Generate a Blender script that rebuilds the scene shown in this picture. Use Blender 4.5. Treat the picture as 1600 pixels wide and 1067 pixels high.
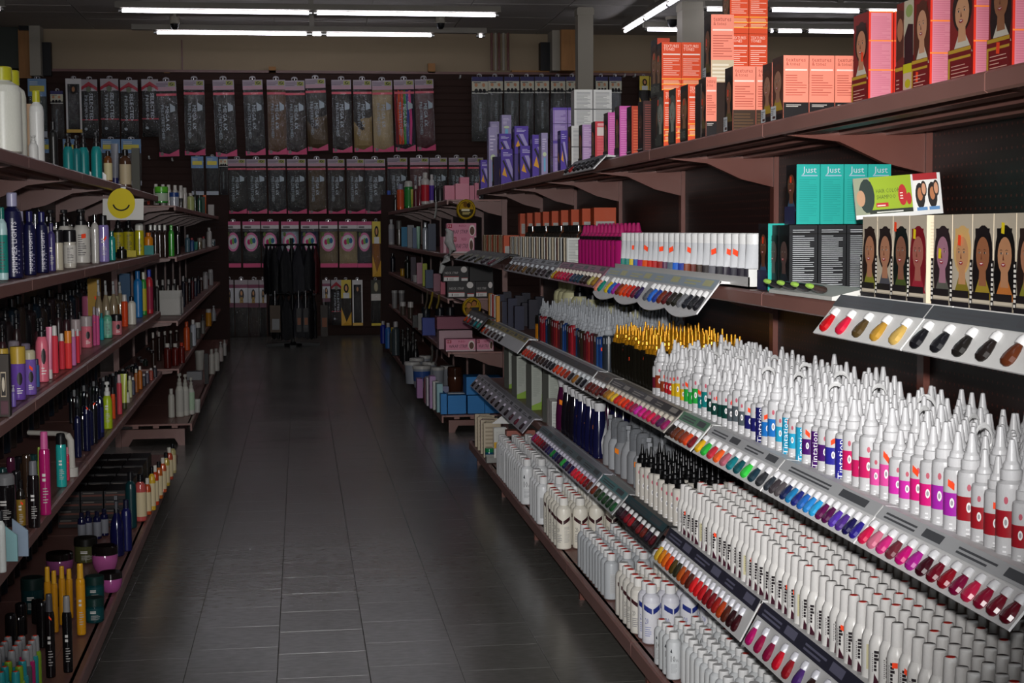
import bpy, math, random
from mathutils import Vector, Matrix
D = bpy.data
for o in list(D.objects): D.objects.remove(o)
sc = bpy.context.scene
COL = sc.collection
RNG = random.Random(7)

# ------------------------------------------------------------------ camera
F, HC, ROLL, VP = 2450.0, 1.47, 0.0155, (469.0, 361.0)
d_ = Vector(((VP[0]-800)/F, (533.5-VP[1])/F, -1.0)).normalized()      # world +Y seen from the camera
z_ = Vector((-math.sin(ROLL), math.cos(ROLL), 0.0)); z_ = (z_ - d_*z_.dot(d_)).normalized()
x_ = d_.cross(z_)
CR = Matrix((x_, d_, z_))            # rows = world axes in camera space -> camera-to-world rotation
CAMP = Vector((0.0, 0.0, HC))
cam = D.objects.new('camera', D.cameras.new('camera')); COL.objects.link(cam)
cam.data.sensor_width = 36.0; cam.data.lens = F/1600*36.0
cam.data.clip_start = 0.05; cam.data.clip_end = 100
cam.matrix_world = Matrix.Translation(CAMP) @ CR.to_4x4()
sc.camera = cam
def ray(px, py): return CR @ Vector(((px-800)/F, (533.5-py)/F, -1.0))
def on_z(px, py, z): r = ray(px, py); return CAMP + r*((z-HC)/r.z)
def on_x(px, py, x, s=0.0): r = ray(px, py); return CAMP + r*(x/(r.x-s*r.y))
def on_y(px, py, y): r = ray(px, py); return CAMP + r*(y/r.y)
CRT = CR.transposed()
def depth(p): return -(CRT @ (Vector(p)-CAMP)).z
def proj(p):
    c = CRT @ (Vector(p)-CAMP)
    return (800+F*c.x/-c.z, 533.5-F*c.y/-c.z) if c.z < -0.05 else (1e5, 1e5)
def y_at(px, x, z, s=0.0):            # aisle distance at which a point of the plane x (or x + s*y), height z, shows at column px
    lo, hi = 0.8, 40.0
    f = lambda y: proj((x+s*y, y, z))[0]-px
    for _ in range(50):
        m = (lo+hi)/2
        if (f(lo) > 0) == (f(m) > 0): lo = m
        else: hi = m
    return lo
def s2l(c): return c/12.92 if c <= 0.04045 else ((c+0.055)/1.055)**2.4
def hx(c):
    if not isinstance(c, str): return c
    c = c.lstrip('#'); return tuple(s2l(int(c[i:i+2], 16)/255) for i in (0, 2, 4))+(1.0,)

# ------------------------------------------------------------------ light and exposure
w = D.worlds.new('world'); sc.world = w; w.use_nodes = True
w.node_tree.nodes['Background'].inputs[0].default_value = (0.6, 0.65, 0.75, 1)
w.node_tree.nodes['Background'].inputs[1].default_value = 0.02
sc.view_settings.view_transform = 'Standard'; sc.view_settings.look = 'None'
sc.view_settings.gamma = 1.0; sc.view_settings.use_curve_mapping = False
sc.view_settings.exposure = 0.0
FLASH_W, TUBE_E, DAY_W = 820.0, 10.0, 220.0
fl = D.lights.new('camera_flash', 'SPOT'); fl.energy = FLASH_W; fl.shadow_soft_size = 0.025; fl.spot_size = 0.82; fl.spot_blend = 1.0
fl.color = (1.0, 0.98, 0.96)
flo = D.objects.new('camera_flash', fl); COL.objects.link(flo)
flo.matrix_world = Matrix.Translation(CAMP + CR @ Vector((0, 0.11, 0.02))) @ CR.to_4x4()

dl = D.lights.new('storefront_daylight', 'AREA'); dl.shape = 'RECTANGLE'; dl.size, dl.size_y = 5.6, 1.9; dl.energy = DAY_W; dl.color = (0.93, 0.97, 1.0)
dlo = D.objects.new('storefront_daylight', dl); COL.objects.link(dlo)          # daylight through the shop windows behind the camera
dlo.location = (0.4, -8.78, 1.95); dlo.rotation_euler = (math.pi/2, 0, 0)

# ------------------------------------------------------------------ materials
MATS = {}
def newmat(name):
    m = D.materials.new(name); m.use_nodes = True; MATS[name] = m
    nt = m.node_tree; b = nt.nodes['Principled BSDF']; return m, nt, b
def N(nt, t, **kw):
    n = nt.nodes.new(t)
    for k, v in kw.items(): setattr(n, k, v)
    return n
def objcol_mat(name, rough, spec=0.5, metal=0.0, coat=0.0, noise=30.0, amt=0.08, bump=0.0, trans=0.0):
    m, nt, b = newmat(name)
    oi = N(nt, 'ShaderNodeObjectInfo'); tc = N(nt, 'ShaderNodeTexCoord')
    nz = N(nt, 'ShaderNodeTexNoise'); nz.inputs['Scale'].default_value = noise
    nt.links.new(tc.outputs['Object'], nz.inputs['Vector'])
    mr = N(nt, 'ShaderNodeMapRange'); mr.inputs[3].default_value = 1-amt; mr.inputs[4].default_value = 1+amt
    nt.links.new(nz.outputs[0], mr.inputs[0])
    mx = N(nt, 'ShaderNodeVectorMath', operation='SCALE'); nt.links.new(oi.outputs['Color'], mx.inputs[0]); nt.links.new(mr.outputs[0], mx.inputs['Scale'])
    nt.links.new(mx.outputs[0], b.inputs['Base Color'])
    b.inputs['Roughness'].default_value = rough; b.inputs['Metallic'].default_value = metal
    b.inputs['Specular IOR Level'].default_value = spec; b.inputs['Coat Weight'].default_value = coat; b.inputs['Coat Roughness'].default_value = 0.08
    b.inputs['Transmission Weight'].default_value = trans
    if bump:
        bp = N(nt, 'ShaderNodeBump'); bp.inputs['Strength'].default_value = bump; nt.links.new(nz.outputs[0], bp.inputs['Height']); nt.links.new(bp.outputs[0], b.inputs['Normal'])
    return m
PLAST = objcol_mat('satin_plastic', 0.32, 0.4)
GLOSS = objcol_mat('gloss_plastic', 0.12, 0.5)
CARD = objcol_mat('printed_card', 0.45, 0.25)
MATTE = objcol_mat('matte_card', 0.7, 0.25)
METAL = objcol_mat('brushed_metal', 0.28, metal=1.0)
def print_mat(name, rough, coat):
    m, nt, b = newmat(name)
    a = N(nt, 'ShaderNodeAttribute'); a.attribute_name = 'Col'
    nt.links.new(a.outputs['Color'], b.inputs['Base Color'])
    b.inputs['Roughness'].default_value = rough; b.inputs['Specular IOR Level'].default_value = 0.3; b.inputs['Coat Weight'].default_value = coat; b.inputs['Coat Roughness'].default_value = 0.1
    return m
PRINT = print_mat('flat_print', 0.4, 0.0)
GPRINT = print_mat('gloss_print', 0.5, 0.05)
def clear_mat(name, tint, mixf, rough, bump):
    m, nt, b = newmat(name)
    out = nt.nodes['Material Output']
    tr = N(nt, 'ShaderNodeBsdfTransparent'); tr.inputs[0].default_value = tint
    oi = N(nt, 'ShaderNodeObjectInfo'); nt.links.new(oi.outputs['Color'], b.inputs['Base Color'])
    b.inputs['Roughness'].default_value = rough
    lw = N(nt, 'ShaderNodeLayerWeight'); lw.inputs[0].default_value = 0.35
    mr = N(nt, 'ShaderNodeMapRange'); mr.inputs[3].default_value = mixf; mr.inputs[4].default_value = min(1, mixf+0.6)
    nt.links.new(lw.outputs['Facing'], mr.inputs[0])
    mx = N(nt, 'ShaderNodeMixShader'); nt.links.new(mr.outputs[0], mx.inputs[0]); nt.links.new(tr.outputs[0], mx.inputs[1]); nt.links.new(b.outputs[0], mx.inputs[2])
    nt.links.new(mx.outputs[0], out.inputs[0])
    if bump:
        tc = N(nt, 'ShaderNodeTexCoord'); nz = N(nt, 'ShaderNodeTexNoise'); nz.inputs['Scale'].default_value = 9; nz.inputs['Detail'].default_value = 3
        nt.links.new(tc.outputs['Object'], nz.inputs[0]); bp = N(nt, 'ShaderNodeBump'); bp.inputs['Strength'].default_value = bump; bp.inputs['Distance'].default_value = 0.03
        nt.links.new(nz.outputs[0], bp.inputs['Height']); nt.links.new(bp.outputs[0], b.inputs['Normal'])
    return m
CLEAR = clear_mat('clear_plastic', (0.93, 0.95, 0.97, 1), 0.42, 0.12, 0.0)
FILM = D.materials.new('cellophane_film'); FILM.use_nodes = True; nt = FILM.node_tree; nt.nodes.remove(nt.nodes['Principled BSDF'])
tr = N(nt, 'ShaderNodeBsdfTransparent'); tr.inputs[0].default_value = (0.96, 0.96, 0.97, 1)
gl = N(nt, 'ShaderNodeBsdfGlossy'); gl.inputs['Color'].default_value = (0.11, 0.11, 0.11, 1); gl.inputs['Roughness'].default_value = 0.13
tc = N(nt, 'ShaderNodeTexCoord'); oi = N(nt, 'ShaderNodeObjectInfo'); va = N(nt, 'ShaderNodeVectorMath', operation='ADD'); nz = N(nt, 'ShaderNodeTexNoise'); nz.inputs['Scale'].default_value = 7; nz.inputs['Detail'].default_value = 3
nt.links.new(tc.outputs['Object'], va.inputs[0]); nt.links.new(oi.outputs['Location'], va.inputs[1]); nt.links.new(va.outputs[0], nz.inputs['Vector'])
bp = N(nt, 'ShaderNodeBump'); bp.inputs['Strength'].default_value = 1.0; bp.inputs['Distance'].default_value = 0.06; nt.links.new(nz.outputs[0], bp.inputs['Height']); nt.links.new(bp.outputs[0], gl.inputs['Normal'])
ad_ = N(nt, 'ShaderNodeAddShader'); nt.links.new(tr.outputs[0], ad_.inputs[0]); nt.links.new(gl.outputs[0], ad_.inputs[1]); nt.links.new(ad_.outputs[0], nt.nodes['Material Output'].inputs[0])
def plain(name, col, rough, spec=0.4, metal=0.0, noise=0, amt=0.15, bump=0.0, nscale=(1, 1, 1), emit=0.0):
    m, nt, b = newmat(name); c = hx(col)
    b.inputs['Roughness'].default_value = rough; b.inputs['Specular IOR Level'].default_value = spec; b.inputs['Metallic'].default_value = metal
    tc = N(nt, 'ShaderNodeTexCoord'); mp = N(nt, 'ShaderNodeMapping'); mp.inputs['Scale'].default_value = nscale
    nz = N(nt, 'ShaderNodeTexNoise'); nz.inputs['Scale'].default_value = noise or 4; nz.inputs['Detail'].default_value = 5
    nt.links.new(tc.outputs['Object'], mp.inputs[0]); nt.links.new(mp.outputs[0], nz.inputs['Vector'])
    cr = N(nt, 'ShaderNodeMix', data_type='RGBA'); cr.inputs['A'].default_value = tuple(v*(1-amt) for v in c[:3])+(1,); cr.inputs['B'].default_value = tuple(min(1, v*(1+amt)) for v in c[:3])+(1,)
    nt.links.new(nz.outputs[0], cr.inputs['Factor']); nt.links.new(cr.outputs['Result'], b.inputs['Base Color'])
    if bump:
        bp = N(nt, 'ShaderNodeBump'); bp.inputs['Strength'].default_value = bump; bp.inputs['Distance'].default_value = 0.01
        nt.links.new(nz.outputs[0], bp.inputs['Height']); nt.links.new(bp.outputs[0], b.inputs['Normal'])
    if emit: b.inputs['Emission Color'].default_value = c; b.inputs['Emission Strength'].default_value = emit
    return m
BROWN = plain('brown_shelf_enamel', '#8a6159', 0.38, 0.35, noise=7, amt=0.14)
UPR = plain('brown_upright_enamel', '#67392f', 0.38, 0.5, noise=9, amt=0.15)
KICK = plain('dark_brown_kick', '#6b3a33', 0.4, noise=6)
SLAT = plain('dark_slatwall', '#36221c', 0.6, 0.15, noise=3, amt=0.25, nscale=(0.3, 1, 6))
WALLM = plain('beige_wall_paint', '#a08f76', 0.75, 0.2, noise=1.2, amt=0.08)
GREYW = plain('grey_column_paint', '#a09a8c', 0.6, 0.3, noise=2, amt=0.07)
CEIL = plain('grey_ceiling_panel', '#b8b4ae', 0.85, 0.1, noise=14, amt=0.08)
WOOD = plain('raw_pine', '#a87848', 0.6, 0.3, noise=5, amt=0.35, nscale=(4, 4, 0.4))
DKGREEN = plain('dark_green_panel', '#3a4038', 0.6)
BLACK = plain('black_plastic', '#0c0b0d', 0.45, 0.25)
HOUSE = plain('fixture_enamel', '#8f8a80', 0.5)
CHROME = plain('dull_chrome', '#b8b8b8', 0.25, metal=1.0)
TUBE = plain('lit_fluorescent_tube', '#f4f2ff', 0.4, emit=TUBE_E)
WHITEM = plain('white_enamel', '#d8d8d6', 0.4, noise=5, amt=0.05)
# pegboard: brown hardboard with rows of small dark holes
m, nt, b = newmat('brown_pegboard'); PEG = m
tc = N(nt, 'ShaderNodeTexCoord'); mp = N(nt, 'ShaderNodeMapping'); mp.inputs['Scale'].default_value = (1, 39.37, 39.37)
nt.links.new(tc.outputs['Object'], mp.inputs[0])
fr = N(nt, 'ShaderNodeVectorMath', operation='FRACTION'); nt.links.new(mp.outputs[0], fr.inputs[0])
sb = N(nt, 'ShaderNodeVectorMath', operation='SUBTRACT'); sb.inputs[1].default_value = (0, 0.5, 0.5); nt.links.new(fr.outputs[0], sb.inputs[0])
ml = N(nt, 'ShaderNodeVectorMath', operation='MULTIPLY'); ml.inputs[1].default_value = (0, 1, 1); nt.links.new(sb.outputs[0], ml.inputs[0])
ln = N(nt, 'ShaderNodeVectorMath', operation='LENGTH'); nt.links.new(ml.outputs[0], ln.inputs[0])
lt = N(nt, 'ShaderNodeMath', operation='LESS_THAN'); lt.inputs[1].default_value = 0.13; nt.links.new(ln.outputs['Value'], lt.inputs[0])
mx = N(nt, 'ShaderNodeMix', data_type='RGBA'); mx.inputs['A'].default_value = hx('#231210'); mx.inputs['B'].default_value = hx('#5a2a20')
nt.links.new(lt.outputs[0], mx.inputs['Factor']); nt.links.new(mx.outputs['Result'], b.inputs['Base Color']); b.inputs['Roughness'].default_value = 0.5
# vinyl floor tile: grey with a fine mottled grain, worn wax gloss
m, nt, b = newmat('grey_vinyl_tile'); FLOORM = m
geo = N(nt, 'ShaderNodeNewGeometry'); oi = N(nt, 'ShaderNodeObjectInfo')
mp = N(nt, 'ShaderNodeMapping'); mp.inputs['Scale'].default_value = (7, 16, 1); nt.links.new(geo.outputs['Position'], mp.inputs[0])
n1 = N(nt, 'ShaderNodeTexNoise'); n1.inputs['Scale'].default_value = 3; n1.inputs['Detail'].default_value = 8; nt.links.new(mp.outputs[0], n1.inputs['Vector'])
n2 = N(nt, 'ShaderNodeTexNoise'); n2.inputs['Scale'].default_value = 1.3; n2.inputs['Detail'].default_value = 3; nt.links.new(geo.outputs['Position'], n2.inputs['Vector'])
mx = N(nt, 'ShaderNodeMix', data_type='RGBA'); mx.inputs['A'].default_value = hx('#55544f'); mx.inputs['B'].default_value = hx('#767570'); nt.links.new(n1.outputs[0], mx.inputs['Factor'])
rr = N(nt, 'ShaderNodeMapRange'); rr.inputs[3].default_value = 0.96; rr.inputs[4].default_value = 1.04; nt.links.new(oi.outputs['Random'], rr.inputs[0])
vs = N(nt, 'ShaderNodeVectorMath', operation='SCALE'); nt.links.new(mx.outputs['Result'], vs.inputs[0]); nt.links.new(rr.outputs[0], vs.inputs['Scale'])
nt.links.new(vs.outputs[0], b.inputs['Base Color'])
ro = N(nt, 'ShaderNodeMapRange'); ro.inputs[1].default_value = 0.3; ro.inputs[2].default_value = 0.7; ro.inputs[3].default_value = 0.2; ro.inputs[4].default_value = 0.27; nt.links.new(n2.outputs[0], ro.inputs[0]); nt.links.new(ro.outputs[0], b.inputs['Roughness'])
bp = N(nt, 'ShaderNodeBump'); bp.inputs['Strength'].default_value = 0.12; bp.inputs['Distance'].default_value = 0.003; nt.links.new(n1.outputs[0], bp.inputs['Height']); nt.links.new(bp.outputs[0], b.inputs['Normal'])
# hair: long vertical strands tinted by the object colour
m, nt, b = newmat('hair_strands'); HAIR = m
oi = N(nt, 'ShaderNodeObjectInfo'); tc = N(nt, 'ShaderNodeTexCoord'); mp = N(nt, 'ShaderNodeMapping'); mp.inputs['Scale'].default_value = (60, 20, 1.2)
nt.links.new(tc.outputs['Object'], mp.inputs[0]); nz = N(nt, 'ShaderNodeTexNoise'); nz.inputs['Scale'].default_value = 2; nz.inputs['Detail'].default_value = 4; nt.links.new(mp.outputs[0], nz.inputs['Vector'])
mr = N(nt, 'ShaderNodeMapRange'); mr.inputs[1].default_value = 0.3; mr.inputs[2].default_value = 0.7; mr.inputs[3].default_value = 0.5; mr.inputs[4].default_value = 1.4; nt.links.new(nz.outputs[0], mr.inputs[0]); b.inputs['Specular IOR Level'].default_value = 0.25
vs = N(nt, 'ShaderNodeVectorMath', operation='SCALE'); nt.links.new(oi.outputs['Color'], vs.inputs[0]); nt.links.new(mr.outputs[0], vs.inputs['Scale']); nt.links.new(vs.outputs[0], b.inputs['Base Color'])
b.inputs['Roughness'].default_value = 0.35
bp = N(nt, 'ShaderNodeBump'); bp.inputs['Strength'].default_value = 0.5; bp.inputs['Distance'].default_value = 0.01; nt.links.new(nz.outputs[0], bp.inputs['Height']); nt.links.new(bp.outputs[0], b.inputs['Normal'])

# ------------------------------------------------------------------ mesh helpers
def mesh(name, vs, fs, mat, smooth=False, cols=None, ang=0.6):
    me = D.meshes.new(name); me.from_pydata([tuple(v) for v in vs], [], fs); me.materials.append(mat)
    if smooth:
        me.polygons.foreach_set('use_smooth', [True]*len(me.polygons)); me.set_sharp_from_angle(angle=ang)
    if cols:
        a = me.color_attributes.new('Col', 'FLOAT_COLOR', 'POINT')
        a.data.foreach_set('color', [c for v in cols for c in v])
    me.update(); return me
class G:                                   # gathers boxes, bars and lathes into one mesh
    def __init__(s): s.v, s.f = [], []
    def add(s, vs, fs):
        n = len(s.v); s.v += vs; s.f += [tuple(i+n for i in f) for f in fs]; return s
    def box(s, x0, y0, z0, x1, y1, z1):
        return s.add([(x, y, z) for z in (z0, z1) for y in (y0, y1) for x in (x0, x1)], [(0, 2, 3, 1), (4, 5, 7, 6), (0, 1, 5, 4), (2, 6, 7, 3), (0, 4, 6, 2), (1, 3, 7, 5)])
    def prism(s, pts, a0, a1, ax=1):       # polygon in the other two axes, swept along ax
        def P(u, v, a): return (a, u, v) if ax == 0 else ((u, a, v) if ax == 1 else (u, v, a))
        n = len(pts)
        return s.add([P(u, v, a0) for u, v in pts]+[P(u, v, a1) for u, v in pts], [tuple(range(n))[::-1], tuple(range(n, 2*n))]+[(i, (i+1) % n, n+(i+1) % n, n+i) for i in range(n)])
    def lathe(s, prof, n=14, cx=0, cy=0, fx=1, fy=1):
        vs, fs, prev = [], [], None
        for r, z in prof:
            if r < 1e-6: vs.append((cx, cy, z)); ring = [len(vs)-1]
            else:
                b0 = len(vs); vs += [(cx+fx*r*math.cos(2*math.pi*i/n), cy+fy*r*math.sin(2*math.pi*i/n), z) for i in range(n)]; ring = list(range(b0, b0+n))
            if prev:
                if len(prev) == 1 and len(ring) > 1: fs += [(prev[0], ring[(i+1) % n], ring[i]) for i in range(n)]
                elif len(ring) == 1 and len(prev) > 1: fs += [(prev[i], prev[(i+1) % n], ring[0]) for i in range(n)]
                elif len(ring) > 1: fs += [(prev[i], prev[(i+1) % n], ring[(i+1) % n], ring[i]) for i in range(n)]
            prev = ring
        return s.add(vs, fs)
    def tube(s, path, r, n=8):
        path = [Vector(p) for p in path]; vs, fs = [], []
        for i, p in enumerate(path):
            t = (path[min(i+1, len(path)-1)]-path[max(i-1, 0)]).normalized()
            a = t.cross(Vector((0.31, 0.2, 0.93)) if abs(t.z) < 0.9 else Vector((1, 0.1, 0))).normalized(); c = t.cross(a)
            rr = r[i] if isinstance(r, (list, tuple)) else r
            vs += [tuple(p+(a*math.cos(2*math.pi*k/n)+c*math.sin(2*math.pi*k/n))*rr) for k in range(n)]
        for i in range(len(path)-1): fs += [(i*n+k, i*n+(k+1) % n, (i+1)*n+(k+1) % n, (i+1)*n+k) for k in range(n)]
        fs += [tuple(range(n))[::-1], tuple(range(len(vs)-n, len(vs)))]
        return s.add(vs, fs)
    def make(s, name, mat, smooth=False, ang=0.6): return mesh(name, s.v, s.f, mat, smooth, None, ang)
def obj(name, me, parent=None, col=None, loc=None, rot=None, scale=None):
    o = D.objects.new(name, me); COL.objects.link(o)
    if parent: o.parent = parent
    if col is not None: o.color = hx(col)
    if loc is not None: o.location = loc
    if rot is not None: o.rotation_euler = rot if isinstance(rot, (tuple, list)) else (0, 0, rot)
    if scale is not None: o.scale = scale
    return o
def tag(o, label=None, cat=None, group=None, kind=None):
    if label: o['label'] = label
    if cat: o['category'] = cat
    if group: o['group'] = group
    if kind: o['kind'] = kind
    return o
_txt = {}
def text_tris(s):                          # outline of a line of lettering: points (0..w, 0..1 cap height) and faces
    if s not in _txt:
        cu = D.curves.new('lettering', 'FONT'); cu.body = s; cu.resolution_u = 1
        o = D.objects.new('lettering', cu); me = D.meshes.new_from_object(o)
        v = [(p.co.x, p.co.y) for p in me.vertices]; f = [tuple(p.vertices) for p in me.polygons]
        D.objects.remove(o); D.curves.remove(cu); D.meshes.remove(me)
        x0 = min(p[0] for p in v); x1 = max(p[0] for p in v); y0 = min(p[1] for p in v); y1 = max(p[1] for p in v)
        _txt[s] = ([((a-x0)/(x1-x0), (b_-y0)/(y1-y0)) for a, b_ in v], f, (x1-x0)/(y1-y0))
    return _txt[s]
class P2:                                  # flat print: coloured shapes in a unit square, later shapes above earlier ones
    def __init__(s): s.v, s.f, s.c, s.l = [], [], [], 0
    def poly(s, pts, col, faces=None):
        n = len(s.v); s.l += 1; c = hx(col)
        s.v += [(x, y, s.l) for x, y in pts]; s.c += [c]*len(pts)
        s.f += [tuple(i+n for i in f) for f in (faces or [tuple(range(len(pts)))])]; return s
    def rect(s, x0, y0, x1, y1, col): return s.poly([(x0, y0), (x1, y0), (x1, y1), (x0, y1)], col)
    def ell(s, cx, cy, rx, ry, col, n=14): return s.poly([(cx+rx*math.cos(6.2832*i/n), cy+ry*math.sin(6.2832*i/n)) for i in range(n)], col)
    def text(s, t, x0, y0, x1, y1, col, vert=0):   # vert 1 reads upward, -1 reads downward
        v, f, _ = text_tris(t)
        if vert == 0: pts = [(x0+a*(x1-x0), y0+b_*(y1-y0)) for a, b_ in v]
        elif vert > 0: pts = [(x1-b_*(x1-x0), y0+a*(y1-y0)) for a, b_ in v]
        else: pts = [(x0+b_*(x1-x0), y1-a*(y1-y0)) for a, b_ in v]
        return s.poly(pts, col, f)
    def lines(s, x0, y0, x1, y1, n, col, seed=0, fill=0.5):
        r = random.Random(seed); h = (y1-y0)/n; pts, fs = [], []
        for i in range(n):
            yy = y0+i*h; xx = x0+(x1-x0)*r.choice((0.55, 0.8, 0.95, 1, 1)); k = len(pts)
            pts += [(x0, yy), (xx, yy), (xx, yy+h*fill), (x0, yy+h*fill)]; fs.append((k, k+1, k+2, k+3))
        return s.poly(pts, col, fs)
    def mesh(s, name, fn, mat=None, eps=None):
        return mesh(name, [fn(x, y, l) for x, y, l in s.v], s.f, mat or GPRINT, False, s.c)

# ------------------------------------------------------------------ kinds of goods: unit shapes (1 wide, 1 tall), the first mesh is the thing itself
K = {}
def L(prof, n=16, **k): return G().lathe(prof, n, **k)
def kind(key, name, cat, *parts): K[key] = (name, cat, parts)
def ring(r, z0, z1, n=16): return L([(r, z0), (r, z1)], n)
rb = [(0, 0), (.45, 0), (.5, .02)]
kind('bottle', 'bottle', 'bottle', ('body', L(rb+[(.5, .7), (.44, .78), (.24, .83), (.22, .86), (0, .86)]).make('bottle_body', PLAST, True), None),
     ('cap', L([(.27, .84), (.27, .985), (.24, 1), (0, 1)]).make('screw_cap', PLAST, True), None), ('label', ring(.508, .1, .62).make('wrap_label', CARD, True), None))
kind('gbottle', 'bottle', 'bottle', ('body', L(rb+[(.5, .7), (.44, .78), (.24, .83), (.22, .86), (0, .86)]).make('glossy_bottle_body', GLOSS, True), None),
     ('cap', L([(.27, .84), (.27, .985), (.24, 1), (0, 1)]).make('glossy_cap', GLOSS, True), None), ('label', ring(.508, .1, .62).make('wrap_label', CARD, True), None))
kind('adore', 'tint_bottle', 'bottle', ('body', L([(0, 0), (.46, 0), (.5, .02), (.5, .56), (.47, .62), (.38, .68), (.31, .72), (0, .72)], 14).make('tapered_body', PLAST, True), None),
     ('cap', L([(.33, .71), (.29, .985), (.26, 1), (0, 1)], 14).make('long_cap', PLAST, True), None))
kind('dev', 'developer_bottle', 'bottle', ('body', L(rb+[(.5, .74), (.47, .79), (.33, .84), (.27, .85), (.27, .87), (0, .87)]).make('developer_body', PLAST, True), None),
     ('cap', L([(.3, .86), (.3, .985), (.28, 1), (0, 1)], 16).make('ribbed_cap', PLAST, True), None), ('label', ring(.507, .08, .7).make('developer_label', CARD, True), None))
kind('nozzle', 'nozzle_bottle', 'bottle', ('body', L([(0, 0), (.46, 0), (.5, .02), (.5, .6), (.48, .635), (.34, .655), (.3, .67), (0, .67)], 14).make('nozzle_bottle_body', PLAST, True), None),
     ('nozzle', L([(.38, .665), (.38, .745), (.31, .755), (.29, .79), (.21, .82), (.16, .9), (.1, .99), (0, 1)], 12).make('applicator_nozzle', PLAST, True), None),
     ('label', ring(.508, .02, .6, 14).make('nozzle_label', CARD, True), None))
kind('clearnozzle', 'clear_nozzle_bottle', 'bottle', ('body', L([(0, 0), (.46, 0), (.5, .02), (.5, .6), (.48, .635), (.34, .655), (.3, .67), (0, .67)], 14).make('clear_top_body', PLAST, True), None),
     ('nozzle', L([(.5, .5), (.5, .6), (.4, .64), (.35, .665), (.35, .74), (.27, .75), (.25, .8), (.14, .83), (.1, .9), (.07, .995), (0, 1)], 12).make('clear_nozzle', CLEAR, True), None))
kind('goldnozzle', 'black_gold_bottle', 'bottle', ('body', L([(0, 0), (.46, 0), (.5, .02), (.5, .64), (.42, .66), (0, .66)], 14).make('square_black_body', GLOSS, True), None),
     ('nozzle', L([(.36, .655), (.36, .73), (.27, .75), (.25, .8), (.16, .83), (.11, .9), (.07, .995), (0, 1)], 12).make('gold_nozzle', objcol_mat('gold_plastic', 0.3, metal=0.55), True), None))
pg = L([(.3, .7), (.3, .78), (.22, .8), (.22, .87), (.1, .88), (.1, .94), (0, .94)], 12); pg.lathe([(0, .93), (.24, .93), (.26, .95), (.24, .99), (0, 1)], 12); pg.box(-.07, -.5, .945, .07, -.1, .985)
kind('pump', 'pump_bottle', 'bottle', ('body', L(rb+[(.5, .54), (.46, .62), (.34, .69), (.26, .71), (0, .71)]).make('pump_bottle_body', PLAST, True), None),
     ('pump', pg.make('pump_head', PLAST, True), None), ('label', ring(.508, .12, .6).make('wrap_label', CARD, True), None))
kind('spray', 'spray_bottle', 'bottle', ('body', L([(0, 0), (.46, 0), (.5, .015), (.5, .7), (.46, .74), (.34, .76), (0, .76)]).make('spray_body', GLOSS, True), None),
     ('mist_cap', L([(.38, .76), (.37, .985), (.34, 1), (0, 1)], 14).make('mist_cap', CLEAR, True), ('nozzle', L([(.22, .76), (.2, .86), (.13, .88), (.12, .95), (0, .95)], 10).make('mist_nozzle', PLAST, True), '#3a3a3e')),
     ('label', ring(.508, .1, .66).make('spray_label', CARD, True), None))
kind('capspray', 'spray_bottle', 'bottle', ('body', L([(0, 0), (.46, 0), (.5, .015), (.5, .74), (.46, .78), (.3, .8), (0, .8)]).make('slim_body', GLOSS, True), None),
     ('cap', L([(.36, .79), (.33, .98), (.3, 1), (0, 1)], 14).make('overcap', PLAST, True), None), ('label', ring(.508, .1, .7).make('slim_label', CARD, True), None))
kind('jar', 'jar', 'jar', ('body', L([(0, 0), (.44, 0), (.48, .04), (.48, .66), (.44, .7), (0, .7)], 20).make('jar_body', GLOSS, True), None),
     ('lid', L([(.5, .68), (.5, .96), (.47, 1), (0, 1)], 20).make('jar_lid', PLAST, True), None), ('label', ring(.488, .12, .6, 20).make('jar_label', CARD, True), None))
kind('bowljar', 'round_jar', 'jar', ('body', L([(0, 0), (.3, 0), (.42, .15), (.49, .4), (.5, .6), (.47, .7), (0, .7)], 20).make('bowl_jar_body', GLOSS, True), None),
     ('lid', L([(.5, .68), (.5, .95), (.46, 1), (0, 1)], 20).make('bowl_jar_lid', GLOSS, True), None))
kind('can', 'spray_can', 'can', ('body', L([(0, 0), (.47, 0), (.5, .02), (.5, .74), (.46, .79), (.42, .8), (0, .8)]).make('can_body', GLOSS, True), None),
     ('cap', L([(.46, .79), (.46, .93), (.38, .99), (.25, 1), (0, 1)]).make('dome_cap', PLAST, True), None), ('label', ring(.506, .06, .7).make('can_label', CARD, True), None))
def tube_body(z0, z1, flip):
    vs, fs, n = [], [], 14
    for k in range(6):
        t = k/5; z = z0+(z1-z0)*t; e = t if not flip else 1-t; ry = .42*(1-e)+.05*e; rx = .42*(1-e)+.5*e
        vs += [(rx*math.cos(6.2832*i/n), ry*math.sin(6.2832*i/n), z) for i in range(n)]
    for k in range(5): fs += [(k*n+i, k*n+(i+1) % n, (k+1)*n+(i+1) % n, (k+1)*n+i) for i in range(n)]
    fs += [tuple(range(n))[::-1], tuple(range(5*n, 6*n))]; return G().add(vs, fs)
kind('tube', 'squeeze_tube', 'tube', ('body', tube_body(.17, 1, False).make('tube_body', PLAST, True), None), ('cap', L([(0, 0), (.4, 0), (.42, .02), (.42, .18), (0, .18)], 14).make('tube_cap', PLAST, True), None))
kind('colortube', 'colour_tube', 'tube', ('body', tube_body(0, .8, True).make('upright_tube_body', PLAST, True), None), ('cap', L([(.43, .79), (.43, .98), (.4, 1), (0, 1)], 14).make('tube_top_cap', PLAST, True), None),
     ('color_band', None, None))
bandv = tube_body(0, .3, True); vs_ = [(x*1.03, y*1.06 if abs(y) > .001 else y, z) for x, y, z in tube_body(0, .8, True).v[:14*3]]
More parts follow.
